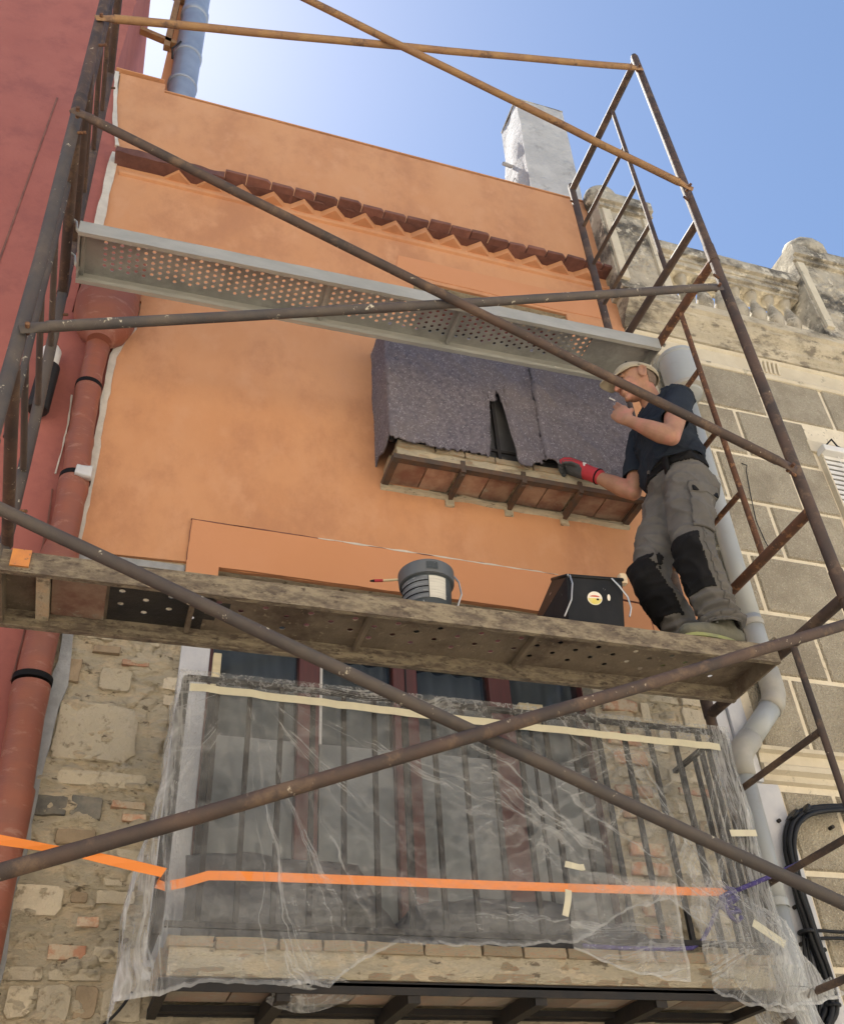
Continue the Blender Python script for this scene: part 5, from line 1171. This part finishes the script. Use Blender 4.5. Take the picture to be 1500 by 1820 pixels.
def flap(c, n): g_, l_ = leg_angle(c, hpL, knL, anL); return on_left(c) and l_ < .17 and 4.265 < c.z < 4.325 and -141 < g_ < -59
face_patch(trm, padL, .005, 'knee_pad', M_pad, TR); face_patch(trm, padR, .005, 'knee_pad', M_pad, TR)
PK = face_patch(trm, pock, .012, 'cargo_pocket', M_trous, TR); face_patch(trm, flap, .017, 'pocket_flap', M_trous, PK)
def seam(c, n): g_, l_ = leg_angle(c, hpL, knL, anL); return on_left(c) and l_ < .17 and 3.68 < c.z < 4.07 and -92 < g_ < -87
face_patch(trm, seam, .004, 'side_seam', M_trous, TR)
for tx in (2.262, 2.392):
    v = min((q.co for q in trm.vertices if abs(q.co.x-tx) < .012 and abs(q.co.z-4.278) < .012), key=lambda c: c.y)
    MB().beam(v+V((-.016,-.019,0)), v+V((.016,-.019+.006*(tx > 2.3),-.003)), .008, .028).build('hook_tab', M_strap, PK, bevel=.003)
BT = face_patch(trm, lambda c, n: 4.50 < c.z < 4.545 and abs(n.z) < .8, .007, 'belt', M_strap, TR)
PO = MB(); PO.limb([V((2.232,-.815,4.525)), V((2.225,-.818,4.455))], [(.030,.014),(.028,.014)], 14, ref=(.5,1,0)); PO.build('belt_pouch', M_strap, TR, smooth=True)
face_patch(trm, lambda c, n: 3.628 < c.z < 3.66, .006, 'rolled_cuff', M_trous, TR)
# shoes
for an, yaw_, nm in ((anL,.12,1),(anR,.0,0)):
    d = V((-cos(yaw_), -sin(yaw_), 0)); b = V((an.x, an.y, 3.548)); s = MB()
    s.limb([b-d*.055+V((0,0,.048)), b+d*.03+V((0,0,.05)), b+d*.12+V((0,0,.042)), b+d*.195+V((0,0,.034))], [(.040,.046),(.042,.052),(.046,.040),(.038,.028)], 20, ref=(0,1,0))
    s.limb([b-d*.02+V((0,0,.05)), b-d*.005+V((0,0,.12))], [.045,.045], 16)
    me = remeshed(s, .007, 3)
    for v in me.vertices: v.co.z = max(v.co.z, 3.556)
    SHO = link('shoe', me, M_shoe, PE, smooth=True)
    pr_ = []
    for i in range(24):
        a = 2*pi*i/24; ff = cos(a); w = .043+.003*ff; pr_.append(b+d*(.07+.145*ff)+V((-d.y, d.x, 0))*sin(a)*w)
    so_ = MB(); so_.loftrings([[p+V((0,0,.0)) for p in pr_], [p+V((0,0,.008)) for p in pr_], [p+(b+d*.07-p)*.03+V((0,0,.016)) for p in pr_]]); so_.build('sole', M_sole, SHO, smooth='auto')
    MB().path([b+d*(.02+.025*i)+V((-d.y,d.x,0))*(.028 if i % 2 else -.028)+V((0,0,.098-.008*i)) for i in range(5)], .004, 6).build('lace', M_shutter, SHO)
# right glove gripping the brick edge of the balcony
gl = MB(); kg = V((2.055,-.278,4.915)); gd = (kg-wrR).normalized(); gn = V((.2,.25,1)); gn = (gn-gd*gn.dot(gd)).normalized(); gs = gd.cross(gn).normalized()
gl.limb([wrR-gd*.05, wrR, wrR.lerp(kg,.4), kg], [(.040,.041),(.038,.040),(.038,.047),(.034,.050)], 18, ref=gn)
for k, (off, ln) in enumerate(((-.034,.070),(-.012,.076),(.011,.074),(.033,.062))):
    b0 = kg+gs*off; c1 = b0+(gd*.75-gn*.35)*ln*.40; d2 = (gd*.15-gn*1.0).normalized(); d3 = (-gd*.8-gn*.6).normalized()
    c2 = c1+d2*ln*.36; c3 = c2+d3*ln*.3; gl.limb([b0-gd*.012, b0, c1, c2, c3], [.015,.017,.016,.015,.013], 10)
t0 = wrR.lerp(kg,.45)-gs*.036-gn*.01; t1 = t0+gd*.035-gs*.02-gn*.02; t2 = t1+gd*.03-gn*.022
gl.limb([t0+gs*.012, t0, t1, t2], [.016,.0155,.0135,.011], 10)
gm = remeshed(gl, .0042, 4)
GL = link('work_glove', gm, M_glovr, PE, smooth=True)
face_patch(gm, lambda c, n: (c-wrR).dot(gd) > .05+.02*n.dot(gn) and not (n.dot(gs) < -.75), .0025, 'grey_palm_coating', M_glovg, GL)
MB().path([wrR-gd*.05+gn*.0385*cos(2*pi*i/16)+gs*.040*sin(2*pi*i/16) for i in range(17)], .005, 8).build('cuff_hem', M_strap, GL)
GT = (wrR.lerp(kg,.2)); MB().beam(GT-gs*.040+gn*-.005, GT-gs*.045+gn*.012+gd*.02, .018, .004).build('glove_tag', M_shutter, GL)
